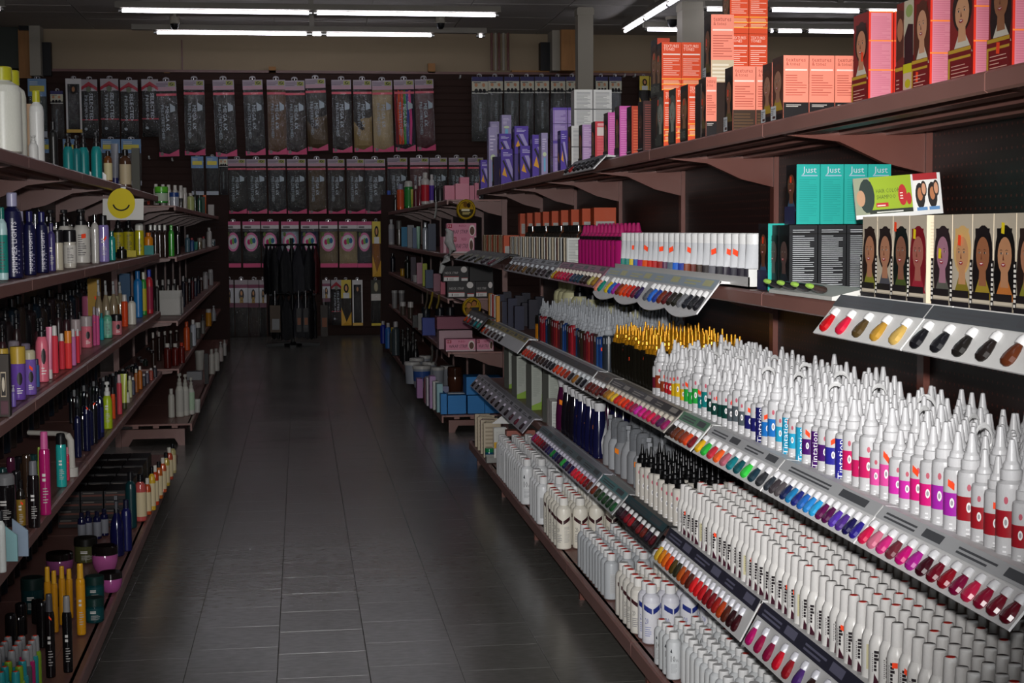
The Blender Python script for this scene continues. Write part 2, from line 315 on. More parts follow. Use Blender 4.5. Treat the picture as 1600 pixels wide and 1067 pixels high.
K['colortube'] = K['colortube'][:2]+(K['colortube'][2][:2]+(('color_band', mesh('tube_color_band', vs_, [(k*14+i, k*14+(i+1) % 14, (k+1)*14+(i+1) % 14, (k+1)*14+i) for k in range(2) for i in range(14)], PLAST, True), None),),)
tg = L([(.2, .68), (.2, .76), (.14, .78), (0, .78)], 12); tg.prism([(-.16, .77), (.2, .77), (.22, .9), (.12, .99), (-.35, 1.0), (-.42, .93), (-.16, .9)], -.11, .11, 0); tg.prism([(-.16, .9), (-.26, .72), (-.2, .71), (-.1, .88)], -.04, .04, 0)
kind('trigger', 'trigger_bottle', 'bottle', ('body', L([(0, 0), (.46, 0), (.5, .02), (.5, .4), (.42, .55), (.25, .66), (.2, .7), (0, .7)]).make('trigger_body', GLOSS, True), None), ('trigger', tg.make('trigger_head', PLAST, True), None))
kind('buttoncap', 'pump_bottle', 'bottle', ('body', L(rb+[(.5, .5), (.4, .58), (.3, .62), (0, .62)]).make('button_body', GLOSS, True), None), ('overcap', L([(.36, .6), (.36, .9), (.3, .97), (.2, 1), (0, 1)]).make('clear_overcap', CLEAR, True), ('button', L([(.26, .62), (.24, .8), (.16, .82), (.14, .9), (0, .92)], 10).make('pump_button', PLAST, True), '#6a6c70')))
def swoosh_sleeve():
    pr = [(.5, 0), (.505, .1), (.505, .3), (.47, .46), (.425, .62), (.37, .74), (.315, .85)]; vs, n = [], 8
    for i, (r, z) in enumerate(pr):
        a0 = (-1.5, -1.95, -2.05, -1.7, -1.3, -.9, -.5)[i]
        vs += [((r+.012)*math.cos(a0+(1.1-a0)*k/n), (r+.012)*math.sin(a0+(1.1-a0)*k/n), z) for k in range(n+1)]
    return G().add(vs, [(i*(n+1)+k, i*(n+1)+k+1, (i+1)*(n+1)+k+1, (i+1)*(n+1)+k) for i in range(len(pr)-1) for k in range(n)])
sl = G().prism([(.44, -.02), (.1, -.02), (-.05, .3), (.2, .6), (.44, .86), (.44, .2)], -.29, .29, 1)
kind('swoosh', 'toner_bottle', 'bottle', ('body', L(rb+[(.5, .3), (.42, .62), (.3, .86), (0, .86)], 16).make('swoosh_body', GLOSS, True), None), ('cap', L([(.32, .85), (.4, .985), (.38, 1), (0, 1)], 14).make('flared_cap', PLAST, True), None),
     ('sleeve', swoosh_sleeve().make('white_sleeve', PLAST, True), None))
tb = L([(0, 0), (.42, 0), (.5, .92), (0, .92)], 20)
kind('tub', 'tub', 'tub', ('body', tb.make('tub_body', PLAST, True), None), ('lid', L([(.53, .86), (.53, .97), (.5, 1), (0, 1)], 20).make('tub_lid', PLAST, True), None), ('label', L([(.468, .3), (.497, .75)], 20).make('tub_label', CARD, True), None))
cb = G(); cb.box(-.5, -.5, 0, .5, .5, .985); cb.box(-.47, -.47, .985, .47, .44, 1.0)
kind('carton', 'carton', 'box', ('body', cb.make('carton_body', CARD), None))
kind('gcarton', 'carton', 'box', ('body', cb.make('wrapped_carton_body', objcol_mat('wrapped_card', 0.15, 0.5, coat=0.3)), None))
ct = G(); ct.box(-.5, -.5, 0, .5, .5, .03); ct.box(-.5, -.5, 0, .5, -.46, .7); ct.box(-.5, .46, 0, .5, .5, 1); ct.prism([(-.5, 0), (.5, 0), (.5, 1), (-.5, .7)], -.5, -.46, 0); ct.prism([(-.5, 0), (.5, 0), (.5, 1), (-.5, .7)], .46, .5, 0)
kind('display', 'display_box', 'box', ('body', ct.make('open_display_box', CARD), None))
STK = G().box(-.5, -.03, -.5, .5, 0, .5).make('price_sticker', MATTE)
DOT = G().lathe([(.2, 1.0), (.2, 1.004), (0, 1.004)], 8).make('cap_sticker', MATTE)
ORANGE = '#ff4a22'

ALL = []
RANKED = {}
def ordn(n): return '%d%s' % (n, 'th' if 10 < n % 100 < 14 else {1: 'st', 2: 'nd', 3: 'rd'}.get(n % 10, 'th'))
def ranked(key, o, rank): RANKED.setdefault(key, []).append((o, rank))
def label_ranks(key, anchor):            # counts each rank of a massed stock from the end that has a landmark
    for rk in sorted({r for _, r in RANKED[key]}):
        row = sorted((o for o, r in RANKED[key] if r == rk), key=lambda o: -o.location.y)
        for n, o in enumerate(row): o['label'] = '%s, %s rank, %s from the %s' % (o['label'].split(',')[0], ('front', 'second', 'third', 'fourth', 'fifth', 'sixth', 'seventh', 'eighth')[rk], ordn(n+1), anchor)
def put(key, loc, size, cols=(), label=None, group=None, rot=0.0, name=None, cat=None, sticker=None, prints=(), kindtag=None):
    nm, ct_, parts = K[key]
    w_, d2, h = size if len(size) == 3 else (size[0], size[0], size[1])
    root = obj(name or nm, parts[0][1], None, cols[0] if cols else '#cccccc', (loc[0], loc[1], loc[2]+.0012), rot, (w_, d2, h))
    for i, (pn, me, sub) in enumerate(parts[1:], 1):
        c = cols[i] if i < len(cols) else ('#888888' if pn != 'label' and pn != 'color_band' else None)
        if c is None: continue
        ch = obj(pn, me, root, c)
        if sub: obj(sub[0], sub[1], ch, sub[2])
    for pr_ in prints: obj(pr_[0], pr_[1], root, pr_[2] if len(pr_) > 2 else None)
    if sticker is not None:                # a price sticker at (angle, height) on the round body
        a, zf = sticker[:2]; r = .515
        s = obj('price_sticker', STK, root, sticker[2] if len(sticker) > 2 else ORANGE, (r*math.cos(a), r*math.sin(a), zf), (0, RNG.uniform(-.3, .3), a+math.pi/2), (.25, 1, .25*w_/h))
    tag(root, label, cat or ct_, group); ALL.append(root); return root

# prints wrapped on round bottles; unit x spans the given angle facing the camera side
def slice_x(p, step=.12):               # cuts wide shapes into upright strips so they follow a round bottle
    v, f, c = [], [], []
    for fc in p.f:
        pts = [p.v[i] for i in fc]; col = p.c[fc[0]]; l = pts[0][2]
        a, b2 = min(q[0] for q in pts), max(q[0] for q in pts); n = max(1, math.ceil((b2-a)/step))
        for k in range(n):
            q = [(x, y) for x, y, _ in pts]
            if n > 1:
                for lim, sg in ((a+(b2-a)*k/n, 1), (a+(b2-a)*(k+1)/n, -1)):
                    o_ = []
                    for i in range(len(q)):
                        A, B = q[i], q[(i+1) % len(q)]; da, db = sg*(A[0]-lim), sg*(B[0]-lim)
                        if da >= -1e-9: o_.append(A)
                        if da*db < -1e-14: t = da/(da-db); o_.append((A[0]+(B[0]-A[0])*t, A[1]+(B[1]-A[1])*t))
                    q = o_
            if len(q) > 2: f.append(tuple(range(len(v), len(v)+len(q)))); v += [(x, y, l) for x, y in q]; c += [col]*len(q)
    p.v, p.f, p.c = v, f, c; return p
def wrap(p, name, span=1.5, z0=.1, z1=.6, r=.512, th=-1.75, mat=None):
    p = slice_x(p)
    return p.mesh(name, lambda x, y, l: ((r+.003*l)*math.cos(th+(x-.5)*span), (r+.003*l)*math.sin(th+(x-.5)*span), z0+y*(z1-z0)), mat or PRINT)
def side(p, name='side_print', both=True):           # on the carton faces towards and away along the aisle
    me = p.mesh(name, lambda x, y, l: (x-.5, -.5-.004*l, y))
    return me
def front(p, name='front_print'): return p.mesh(name, lambda x, y, l: (-.5-.004*l, .5-x, y))
def topf(p, name='top_print'): return p.mesh(name, lambda x, y, l: (x-.5, y-.5, 1+.002*l))
def portrait(p, hair, skin, cx=.5, cy=.6, s=1.0, shirt='#e8e4dc', hair_long=True):
    n0 = len(p.v)
    p.ell(cx, cy+.02*s, .31*s, .23*s, hair, 18)
    if hair_long: p.poly([(cx-.31*s, cy+.03*s), (cx-.34*s, cy-.2*s), (cx-.3*s, cy-.38*s), (cx-.1*s, cy-.4*s), (cx+.1*s, cy-.4*s), (cx+.28*s, cy-.38*s), (cx+.33*s, cy-.2*s), (cx+.31*s, cy+.03*s)], hair)
    p.poly([(cx-.3*s, cy-.42*s), (cx-.1*s, cy-.22*s), (cx+.1*s, cy-.22*s), (cx+.34*s, cy-.42*s)], shirt)
    p.poly([(cx-.09*s, cy-.1*s), (cx+.1*s, cy-.1*s), (cx+.14*s, cy-.3*s), (cx-.12*s, cy-.3*s)], skin)
    p.ell(cx+.01*s, cy-.02*s, .22*s, .165*s, skin, 18)
    p.poly([(cx-.22*s, cy+.02*s), (cx-.14*s, cy+.13*s), (cx+.03*s, cy+.17*s), (cx+.2*s, cy+.1*s), (cx+.24*s, cy+.22*s), (cx-.24*s, cy+.22*s)], hair)
    for dx in (-.09, .1): p.ell(cx+dx*s, cy+.0*s, .035*s, .009*s, '#d8ccc0', 8).ell(cx+dx*s, cy+.001*s, .02*s, .011*s, '#20140e', 8).poly([(cx+(dx-.055)*s, cy+.022*s), (cx+dx*s, cy+.034*s), (cx+(dx+.055)*s, cy+.024*s), (cx+dx*s, cy+.028*s)], '#2a1a12')
    p.poly([(cx+.0*s, cy+.0*s), (cx+.035*s, cy-.06*s), (cx-.02*s, cy-.06*s)], '#7a4630')
    p.ell(cx+.01*s, cy-.1*s, .07*s, .018*s, '#a03840', 10).poly([(cx-.045*s, cy-.093*s), (cx+.065*s, cy-.093*s), (cx+.01*s, cy-.106*s)], '#f4ecea')
    p.v[n0:] = [(min(1.0, max(0.0, cx+(x-cx)*1.36)), y, l) for x, y, l in p.v[n0:]]      # the panel is twice as tall as wide
    return p
def priced(p, x, y, r=.07, col=ORANGE): return p.poly([(x-r, y-r*.6), (x+r*.8, y-r*.7), (x+r, y+r*.6), (x-r*.8, y+r*.7)], col)

# ------------------------------------------------------------------ setting: shell of the shop
def struct(name, me, parent=None, **k):
    o = obj(name, me, parent, **k)
    if parent is None: o['kind'] = 'structure'
    return o
YB, CZ = 22.35, 4.25
g = G().box(-9, -9, -.05, 13, 23, -.004); floor = struct('floor', g.make('floor_slab', FLOORM))
T = .3048
tile = G().add([(x, y, z) for z, k in ((-.004, 0), (-.0004, .0009), (0, .0018)) for x, y in ((k, k), (T-k, k), (T-k, T-k), (k, T-k))], [(i, (i+1) % 4, 4+(i+1) % 4, 4+i) for i in range(4)]+[(4+i, 4+(i+1) % 4, 8+(i+1) % 4, 8+i) for i in range(4)]+[(8, 9, 10, 11)]).make('vinyl_tile', FLOORM)
far = G(); ntile = 0
for j in range(62):
    for i in range(-9, 8):
        x, y = -.098+i*T, 3.3+j*T+(.1 if i % 2 else 0)
        if x < -1.25-.0165*y or x > 1.45: continue
        if y < 13.2 and ntile < 298:
            if y < 4.3 and not (-.75 < x < 1.1): continue
            obj('tile', tile, floor, None, (x, y, 0)); ntile += 1
        elif y >= 4.3: far.add([(x+.002, y+.002, 0), (x+T-.002, y+.002, 0), (x+T-.002, y+T-.002, 0), (x+.002, y+T-.002, 0)], [(0, 1, 2, 3)])
o = obj('far_tiles', far.make('far_tiles', FLOORM), floor); o['kind'] = 'stuff'
struct('wall_back', G().box(-9, YB, 0, 13, YB+.1, 4.6).make('wall_back', WALLM))
struct('wall_left', G().box(-5.2, -9, 0, -5.1, 23, 4.6).make('wall_left', WALLM))
struct('wall_right', G().box(12.4, -9, 0, 12.5, 23, 4.6).make('wall_right', WALLM))
struct('wall_front', G().box(-9, -9, 0, 13, -8.9, 4.6).make('wall_front', WALLM))
wn = struct('window_1', G().box(-2.5, -8.9, .95, 3.3, -8.86, 2.95).make('window_pane', plain('daylit_window_glass', '#dfe8f2', .2, emit=1.2)))
fg = G()
for x in (-2.55, -.62, 1.34, 3.27): fg.box(x, -8.9, .9, x+.06, -8.83, 3.0)
for z in (.9, 2.94): fg.box(-2.55, -8.9, z, 3.33, -8.83, z+.06)
obj('window_frame', fg.make('window_frame', HOUSE), wn)
ceil = struct('ceiling', G().box(-9, -9, CZ+.02, 13, 23, CZ+.1).make('ceiling', CEIL))
cp = G().box(.006, .006, 0, 1.213, .603, .02).make('ceiling_panel', CEIL)
for i in range(-4, 7):
    for j in range(7): obj('ceiling_panel', cp, ceil, None, (i*1.22-.3, 18.2+j*.61, CZ-.001+RNG.uniform(-.002, .002)))
# slatwall: one board behind, horizontal slats in front of it
X0, X1, ZS = -4.05, 6.4, 3.66
sw = struct('trim_1', G().box(X0, 22.24, 0, X1, 22.33, ZS).make('slatwall_backer', SLAT))
sm = G().prism([(0, .004), (0, .084), (-.006, .089), (-.018, .089), (-.02, .085), (-.02, .0)], X0, X1, 0).make('slat', SLAT)
nsl = int(ZS/.094)
for k in range(nsl): obj('slat', sm, sw, None, (0, 22.24, .02+k*.094))
obj('cap_strip', G().box(X0, 22.2, ZS, X1, 22.34, ZS+.035).make('cap_strip', UPR), sw)
obj('cap_moulding', G().box(3.0, 22.18, ZS+.035, X1, 22.34, ZS+.06).make('cap_moulding', WOOD), sw)
def bw(px0, px1, py0, py1, y, dy, mat, name, kind_=True, label=None, cat=None):
    a = on_y(px0, py1, y); c = on_y(px1, py0, y)
    o = obj(name, G().box(a.x, y, a.z, c.x, y+dy, c.z).make(name, mat))
    if kind_: o['kind'] = 'structure'
    else: tag(o, label, cat)
    return o
bw(-40, 30, 36, 122, 22.2, .06, DKGREEN, 'trim_2'); bw(30, 47, 46, 122, 22.1, .1, WOOD, 'trim_3'); bw(29, 47, 36, 47, 22.05, .15, BLACK, 'trim_4')
bw(47, 62, 40, 118, 22.0, .3, GREYW, 'trim_5'); bw(61, 79, 66, 118, 22.15, .1, BLACK, 'trim_6')
bw(284, 285, 62, 118, 22.33, .02, UPR, 'trim_7')
bw(845, 864, 66, 110, 22.1, .2, BLACK, 'trim_8'); bw(863, 877, 34, 110, 21.9, .4, GREYW, 'trim_9'); bw(877, 900, 30, 110, 21.8, .45, WOOD, 'trim_10')
for i, (a, c_) in enumerate(((256, 265), (420, 431), (669, 680))): bw(a, c_, (113, 104, 99)[i], 114, 22.2, .1, WOOD, 'wooden_block', False, ('small pine offcut above the black hair packs at left', 'pine block on the slatwall top above the brown hair pack', 'tallest pine block on the slatwall top near the wine red pack')[i], 'block')
t = obj('conduit_bundle', None, None); a = on_y(783, 110, 22.25); t.location = (a.x, 22.25, a.z); tag(t, 'bundle of thin vertical conduits on the beige back wall', 'pipes')
for i, px in enumerate((768.5, 774.5, 780, 787, 794)):
    c0 = on_y(px, 110, 22.25); obj('conduit', G().lathe([(.018, 0), (.018, CZ-a.z)], 8).make('conduit', GREYW if i % 2 else UPR, True), t, None, (c0.x-a.x, 0, 0))
def column(px0, px1, y, name):
    a = on_y(px0, 60, y); c = on_y(px1, 60, y); g = G(); wd = c.x-a.x
    o = struct(name, G().box(-wd/2, -wd/2, 0, wd/2, wd/2, CZ).make('square_column', GREYW)); o.location = ((a.x+c.x)/2, y+wd/2, 0)
    obj('collar', G().box(-wd/2-.01, -wd/2-.01, CZ-.1, wd/2+.01, wd/2+.01, CZ-.02).make('column_collar', GREYW), o); return o
column(903, 927, 19.6, 'trim_11'); column(1066, 1100, 19.0, 'trim_12')
# fluorescent fixtures (the rows in view and the same rows continuing over the shop)
housing = {}
def fixture(x0, x1, y, z, tubes, label=None, along='x', group=None):
    n = 'strip_light'; ln_ = x1-x0
    o = obj(n, None, None, None, (x0, y, z)); o.rotation_euler = (0, 0, 0 if along == 'x' else math.pi/2)
    tag(o, label, 'light', group)
    obj('housing', G().prism([(-.05, .03), (.05, .03), (.035, .1), (-.035, .1)], 0, ln_, 0).make('light_housing', HOUSE), o)
    obj('stem', G().box(ln_*.5-.03, -.03, .09, ln_*.5+.03, .03, max(.1, CZ-z-.006)).make('hanger_stem', HOUSE), o)
    for a, c in tubes:
        tb_ = obj('tube', G().add(*(lambda gg: (gg.v, gg.f))(G().tube([(a, 0, 0), (c, 0, 0)], .019, 10))).make('fluorescent_tube', TUBE, True), o)
        for e in (a, c): obj('end_cap', G().tube([(e-.02, 0, 0), (e+.02, 0, 0)], .022, 8).make('tube_end_cap', CHROME, True), tb_)
def fx(px0, px1, py, y, tubes, label):
    a = on_y(px0, py, y); c = on_y(px1, py, y); k = (c.x-a.x)/(px1-px0)
    fixture(a.x, c.x, y, a.z, [((p-px0)*k, (q-px0)*k) for p, q in tubes], label)
fx(180, 782, 16.5, 18.6, [(188, 480), (488, 776)], 'long strip light nearest the ceiling front over the hair wall')
fx(206, 760, 50.3, 20.6, [(242, 477), (482, 500), (504, 674), (746, 755)], 'strip light with a half dark tube close to the back wall')
fx(1100, 1520, 14.5, 18.65, [(1102, 1194), (1202, 1342), (1353, 1420), (1428, 1510)], 'strip light above the orange dye boxes at far right')
fx(1005, 1350, 46.3, 20.5, [(1009, 1068), (1200, 1208), (1212, 1253), (1260, 1345)], 'lower strip light above the salmon boxes by the back wall')
fx(-190, 8, 12, 18.6, [(-180, 3)], 'strip light cut off at the upper corner of the ceiling')
fixture(4.3, 8.0, 16.9, 4.08, [(.05, 1.2), (1.25, 2.45), (2.5, 3.7)], 'strip light running lengthways towards the back wall', 'y')
for yy in (15.0, 11.0, 7.0, 3.0, -1.0, -5.0):
    for x0 in (-3.6, -.6, 2.6, 6.0): fixture(x0, x0+2.44, yy, 4.08, [(.03, 1.2), (1.24, 2.41)], 'strip light further up the shop ceiling over the aisles', 'x', 'shop strip lights overhead')
# security cameras
for px, py, lab in ((273, 39, 'small ceiling camera in front of the left strip light'), (688, 38, 'small ceiling camera right of the half dark tube'), (1050, 33, 'white ceiling camera left of the thick column')):
    p = on_y(px, py, 20.4); s = 1.0 if px < 1000 else 1.35
    o = obj('security_camera', G().lathe([(0, .1), (.06, .1), (.065, .02), (.05, 0), (.03, -.005)], 14).make('camera_mount', GREYW, True), None, None, p, None, (s, s, s)); tag(o, lab, 'camera')
    obj('stem', G().lathe([(.02, .1), (.02, CZ-p.z)], 8).make('camera_stem', GREYW), o)
    obj('lens', G().lathe([(0, -.075), (.03, -.07), (.05, -.04), (.055, 0), (0, .01)], 12).make('camera_lens', BLACK, True), o, None, (0, -.02, .01))

# ------------------------------------------------------------------ gondola shelving; local x runs from the back panel to the aisle, y along it
def shelf_mesh(u, ln_, lip, base=False):
    g = G(); g.box(0, .002, -.012, u-.02, ln_-.002, 0)
    g.prism([(u-.03, 0), (u-.006, 0), (u, -.005), (u, -lip), (u-.006, -lip-.004), (u-.012, -lip), (u-.012, -.012), (u-.03, -.012)], .002, ln_-.002, 1)
    for k in (.22, .5, .76): g.box(u*k-.02, .01, -.03, u*k+.02, ln_-.01, -.012)
    if base:
        for k in (.6, .7, .78): g.box(u*k, .004, 0, u*k+.006, ln_-.004, .0025)
    return g.make('base_deck' if base else 'shelf_panel', BROWN)
ENDP = plain('dark_brown_end_panel', '#2c1815', .6, .15, noise=8)
_sh = {}
def gondola(name, label, xb, s, y0, n, ln_, zs, uu, ub, top, right, far_end=False, u2=None):
    if right: o = obj(name, None, None, None, (xb, y0+n*ln_, 0), math.pi)
    else: o = obj(name, None, None, None, (xb+s*y0, y0, 0), math.atan(-s))
    tag(o, label, 'shelving')
    key = (uu, ub, ln_, top)
    if key not in _sh:
        g = G(); g.box(-.025, -.02, 0, .012, .02, top)
        bm = G().prism([(.01, -.014), (uu*.9, -.014), (uu*.88, -.03), (uu*.55, -.045), (uu*.28, -.095), (.01, -.12)], -.012, .012, 1).make('bracket', UPR)
        foot = G(); foot.prism([(0, 0), (.06, 0), (.09, .05), (ub-.12, .05), (ub-.09, 0), (ub-.05, 0), (ub-.05, zs[0]-.035), (0, zs[0]-.035)], -.015, .015, 1)
        _sh[key] = (shelf_mesh(uu, ln_, .032), shelf_mesh(ub, ln_, .05, True), g.make('upright', UPR), bm, foot.make('base_foot', UPR),
                    G().box(-.012, .021, zs[0], -.004, ln_-.021, top-.02).make('back_panel', PEG), G().box(ub-.1, .02, 0, ub-.09, ln_-.02, zs[0]-.04).make('kick_plate', KICK), G().box(-.03, 0, top-.02, .016, ln_, top).make('top_rail', UPR))
    sh, bs, up, br, ft, bp_, kp, tr = _sh[key]
    sh2 = shelf_mesh(u2, ln_, .032) if u2 else None
    for k in range(n):
        obj('deck', bs, o, None, (0, k*ln_, zs[0])); obj('back_panel', bp_, o, None, (0, k*ln_, 0)); obj('kick_plate', kp, o, None, (0, k*ln_, 0)); obj('top_rail', tr, o, None, (0, k*ln_, 0))
        for i_, z in enumerate(zs[1:]): obj('shelf', sh2 if u2 and i_ == 0 else sh, o, None, (0, k*ln_, z))
    for k in range(n+1):
        obj('upright', up, o, None, (0, k*ln_, 0)); e = .015 if k == 0 else (-.015 if k == n else 0)
        obj('base_foot', ft, o, None, (0, k*ln_+e, 0))
        for i_, z in enumerate(zs[1:]): obj('bracket', br, o, None, (0, k*ln_+e, z), None, (u2/uu if u2 and i_ == 0 else 1, 1, 1))
    if far_end:
        yy = n*ln_ if not right else -.03
        obj('end_panel', G().box(-.3, yy, 0, ub+.03, yy+.03, 1.9).make('end_panel', ENDP), o)
        hl = G()
        for i in range(12):
            for j in range(22): hl.box(.02+i*.038, yy-.001 if not right else yy+.03, .5+j*.06, .028+i*.038, yy if not right else yy+.031, .508+j*.06)
        obj('peg_holes', hl.make('peg_holes', BLACK), o)
    return o
S = -.0165
XR, XL, XFR, XFL = 1.50, -1.07, 1.46, -1.07
ZR = [.15, .545, .93, 1.318, 1.72]; ZL = [.165, .66, 1.01, 1.345, 1.68]
ZFL = [.15, .53, .86, 1.30, 1.65]; ZFR = [.125, .585, .975, 1.30, 1.69]
gondola('shelving_unit', 'brown steel shelving stocked with hair colour along the near side', XR, 0, 1.19, 7, 1.22, ZR, .41, .47, 1.719, True, False, .385)
gondola('shelving_unit', 'brown steel shelving stocked with shampoos facing the hair colour', XL, S, .79, 7, 1.22, ZL, .41, .49, 1.679, False)
gondola('shelving_unit', 'lower brown shelving beyond the shampoos, closed by an end panel', XFL, S, 10.95, 7, 1.22, ZFL, .41, .49, 1.649, False, True)
gondola('shelving_unit', 'far brown shelving with pink wrap strip boxes and blue boxes', XFR, 0, 11.3, 6, 1.28, ZFR, .41, .46, 1.689, True, True)

# ------------------------------------------------------------------ prints for the cartons
def textures(bg, ink, low, seed, title='textures|& tones', band=None):
    p = P2(); p.rect(0, 0, 1, 1, bg)
    a, b2 = title.split('|')
    p.text(a, .1, .9, .88, .955, ink); p.text(b2, .1, .84, .66, .895, ink)
    p.rect(.06, .76, .94, .785, '#f4dcd0'); p.lines(.08, .38, .92, .72, 9, ink, seed, .28)
    if low: p.rect(0, 0, 1, .3, low); p.lines(.1, .22, .7, .28, 2, '#d8d0c8', seed, .4)
    if band:
        for y in (.1, .2, .3): p.rect(0, y, 1, y+.018, band)
        p.lines(.08, .12, .9, .19, 3, '#f0d8b0', seed+1, .4); p.lines(.08, .22, .9, .29, 3, '#f0d8b0', seed+2, .4)
    return p
def lined(bg, ink, n=26, seed=1, bars=(), border=None, split=None, fill=.45):
    p = P2(); p.rect(0, 0, 1, 1, border or bg)
    if border: p.rect(.08, .02, .92, .98, bg)
    p.lines(.12, .05, .88, .95, n, ink, seed, fill)
    for y, h, c in bars: p.rect(.0, y, 1, y+h, c)
    return p
def pf(bg, hair, skin, low=None, bars=(), long_=True, block=None, shirt='#e8e4dc', cy=.62, s=1.15, dot=None, strip=None):
    p = P2(); p.rect(0, 0, 1, 1, bg); portrait(p, hair, skin, .52, cy, s, shirt, long_)
    if low: p.rect(0, 0, 1, low[0], low[1])
    for y, h, c in bars: p.rect(.02, y, .98, y+h, c)
    if strip: p.rect(.0, .1, .14, .55, '#1a1618'); p.lines(.02, .12, .13, .54, 9, '#f0ece4', 3, .6)
    if block: p.rect(.02, .02, .5, .24, '#c9ccd0'); p.lines(.06, .1, .46, .22, 4, '#5a5a60', 2, .4); p.rect(.2, .04, .46, .08, '#4a2a28')
    if dot: priced(p, dot[0], dot[1], .08, dot[2] if len(dot) > 2 else ORANGE)
    return p
SP = {}
SP['pink'] = side(lined('#d08090', '#c56f84', 40, 1, [(.33, .016, '#ff8a3a'), (.66, .016, '#ff8a3a'), (.985, .015, '#ff8a3a')], '#e0331f'))
SP['salmon'] = side(textures('#f48f78', '#b04a3c', None, 4).rect(0, 0, 1, .27, '#141012').lines(.1, .2, .7, .25, 2, '#d8d0c8', 1, .4))
SP['salmoncurl'] = side(textures('#f48f78', '#b04a3c', None, 5).rect(0, 0, 1, .33, '#3a281c').lines(.05, .02, .95, .3, 6, '#5a4028', 9, .5))
SP['salmonlight'] = side(textures('#f48f78', '#b04a3c', None, 6).rect(0, 0, 1, .33, '#cbb99a').lines(.05, .02, .95, .3, 5, '#e6dcc6', 8, .5))
SP['orange'] = side(textures('#e04e26', '#ffd9c8', None, 7, 'TEXTURES|TONES', '#ffb040'))
SP['black'] = side(lined('#1b1c1f', '#b9bcc0', 30, 3, (), None, None, .32).rect(.0, .86, 1, .88, '#0a0a0a'))
SP['teal'] = side(lined('#1da298', '#128f88', 30, 2, (), None, None, .3).rect(0, .76, 1, 1, '#1da298').text('Just', .25, .82, .85, .96, '#b9c4cf').rect(.2, .8, .9, .82, '#8fb0c4'))
SP['cream'] = side(lined('#e2d3b8', '#cdbca0', 26, 2, (), None, None, .25))
SP['lavender'] = side(P2().rect(0, 0, 1, 1, '#9a90b8').lines(.15, .62, .85, .9, 5, '#d8d0e8', 2, .3).rect(.35, .1, .65, .42, '#6fb4d8').ell(.5, .5, .3, .05, '#c8d8b0'))
SP['violet'] = side(P2().rect(0, 0, 1, 1, '#5036a0').poly([(.1, .72), (.32, .72), (.95, .1), (.95, .34), (.62, .72), (.45, .72)], '#a398cc').poly([(.1, .66), (.2, .7), (.95, .1), (.92, .02)], '#16121f').poly([(.08, .28), (.26, .5), (.45, .22)], '#e0a020').lines(.15, .8, .85, .93, 3, '#cfc6ea', 4, .35))
SP['white'] = side(lined('#c9c9c7', '#8d8f90', 30, 5, [(.5, .02, '#2a2a2c')]))
SP['purpletext'] = side(lined('#8c74b4', '#b9a8d4', 24, 6, [(.5, .02, '#4a3a6a'), (.92, .08, '#5c44a4')]))
SP['mauve'] = side(lined('#a784b4', '#c4aacb', 22, 7, [(.45, .02, '#5a3a6a')]))
SP['red'] = side(lined('#c0303c', '#e0707a', 24, 8).rect(.12, .66, .88, .86, '#d8c8c4').lines(.15, .9, .85, .96, 2, '#f0d0d0', 3, .5))
SP['magenta'] = side(lined('#c455a4', '#d67ebb', 20, 9))
SP['rust'] = side(lined('#b23a20', '#d0603c', 16, 9)); SP['maroon'] = side(lined('#3a1614', '#7a3a34', 20, 3))
SP['stripe'] = side(P2().rect(0, 0, 1, 1, '#141012').rect(.04, .4, .96, .62, '#5a2c20').rect(.1, .75, .6, .85, '#6a625c')); SP['whitelines'] = side(lined('#cfd0cc', '#8f938f', 16, 4, (), '#b4b6b2'))
SP['greengrey'] = side(P2().rect(0, 0, 1, 1, '#b0b5ac').lines(.15, .3, .85, .9, 30, '#8c918a', 2, .3).poly([(0, 0), (1, 0), (1, .18), (0, .1)], '#8db04a').rect(.2, .94, .7, .96, '#4a4c48'))
SP['orangewhite'] = side(P2().rect(0, 0, 1, 1, '#b8461c').rect(.08, .02, .92, .5, '#a9a6a2').lines(.15, .06, .85, .46, 8, '#8a8884', 2, .3))
SP['yellowband'] = side(P2().rect(0, 0, 1, 1, '#cfcfca').rect(0, .4, 1, .58, '#d8a828').rect(0, .395, 1, .41, '#b06030').lines(.15, .65, .85, .92, 6, '#b8b8b4', 2, .3).lines(.15, .05, .85, .35, 7, '#b8b8b4', 3, .3))
SP['blue'] = side(P2().rect(0, 0, 1, 1, '#1f78bc').rect(0, .97, 1, 1, '#2f88c8'))
SP['wrap'] = side(P2().rect(0, 0, 1, 1, '#d3849c').rect(0, 0, 1, .1, '#c9b8ba').rect(.03, .68, .18, .95, '#a0203c').text('15', .06, .74, .15, .9, '#e8c8d0').text('RED', .42, .75, .66, .9, '#a03058').text('WRAP STRIP', .1, .28, .72, .55, '#4a2038').ell(.86, .5, .11, .4, '#e0d0cc').ell(.86, .46, .08, .3, '#5a3424'))
SP['neck'] = side(P2().rect(0, 0, 1, 1, '#191517').text('NECK STRIP', .08, .5, .6, .64, '#b8b4b0').rect(.04, .06, .62, .3, '#d0cecb').rect(.04, .3, .62, .35, '#a02428').rect(.16, .1, .19, .26, '#2a2022').lines(.24, .1, .56, .26, 3, '#8a8684', 2, .4).ell(.82, .78, .12, .2, '#cfcac6').rect(.72, .06, .96, .22, '#d0cecb').rect(.72, .22, .96, .26, '#a02428'))
SP['gold'] = side(P2().rect(0, 0, 1, 1, '#3a322c').rect(0, 0, .06, 1, '#8a7858').rect(.3, .32, .75, .72, '#b8a890').rect(.34, .34, .71, .7, '#2a2422').ell(.52, .52, .12, .12, '#c8bca8').rect(.25, .03, .9, .26, '#4a2a34').rect(.28, .05, .87, .24, '#5a3640'))
SP['thin'] = side(lined('#b9ab94', '#9a8c76', 8, 2))
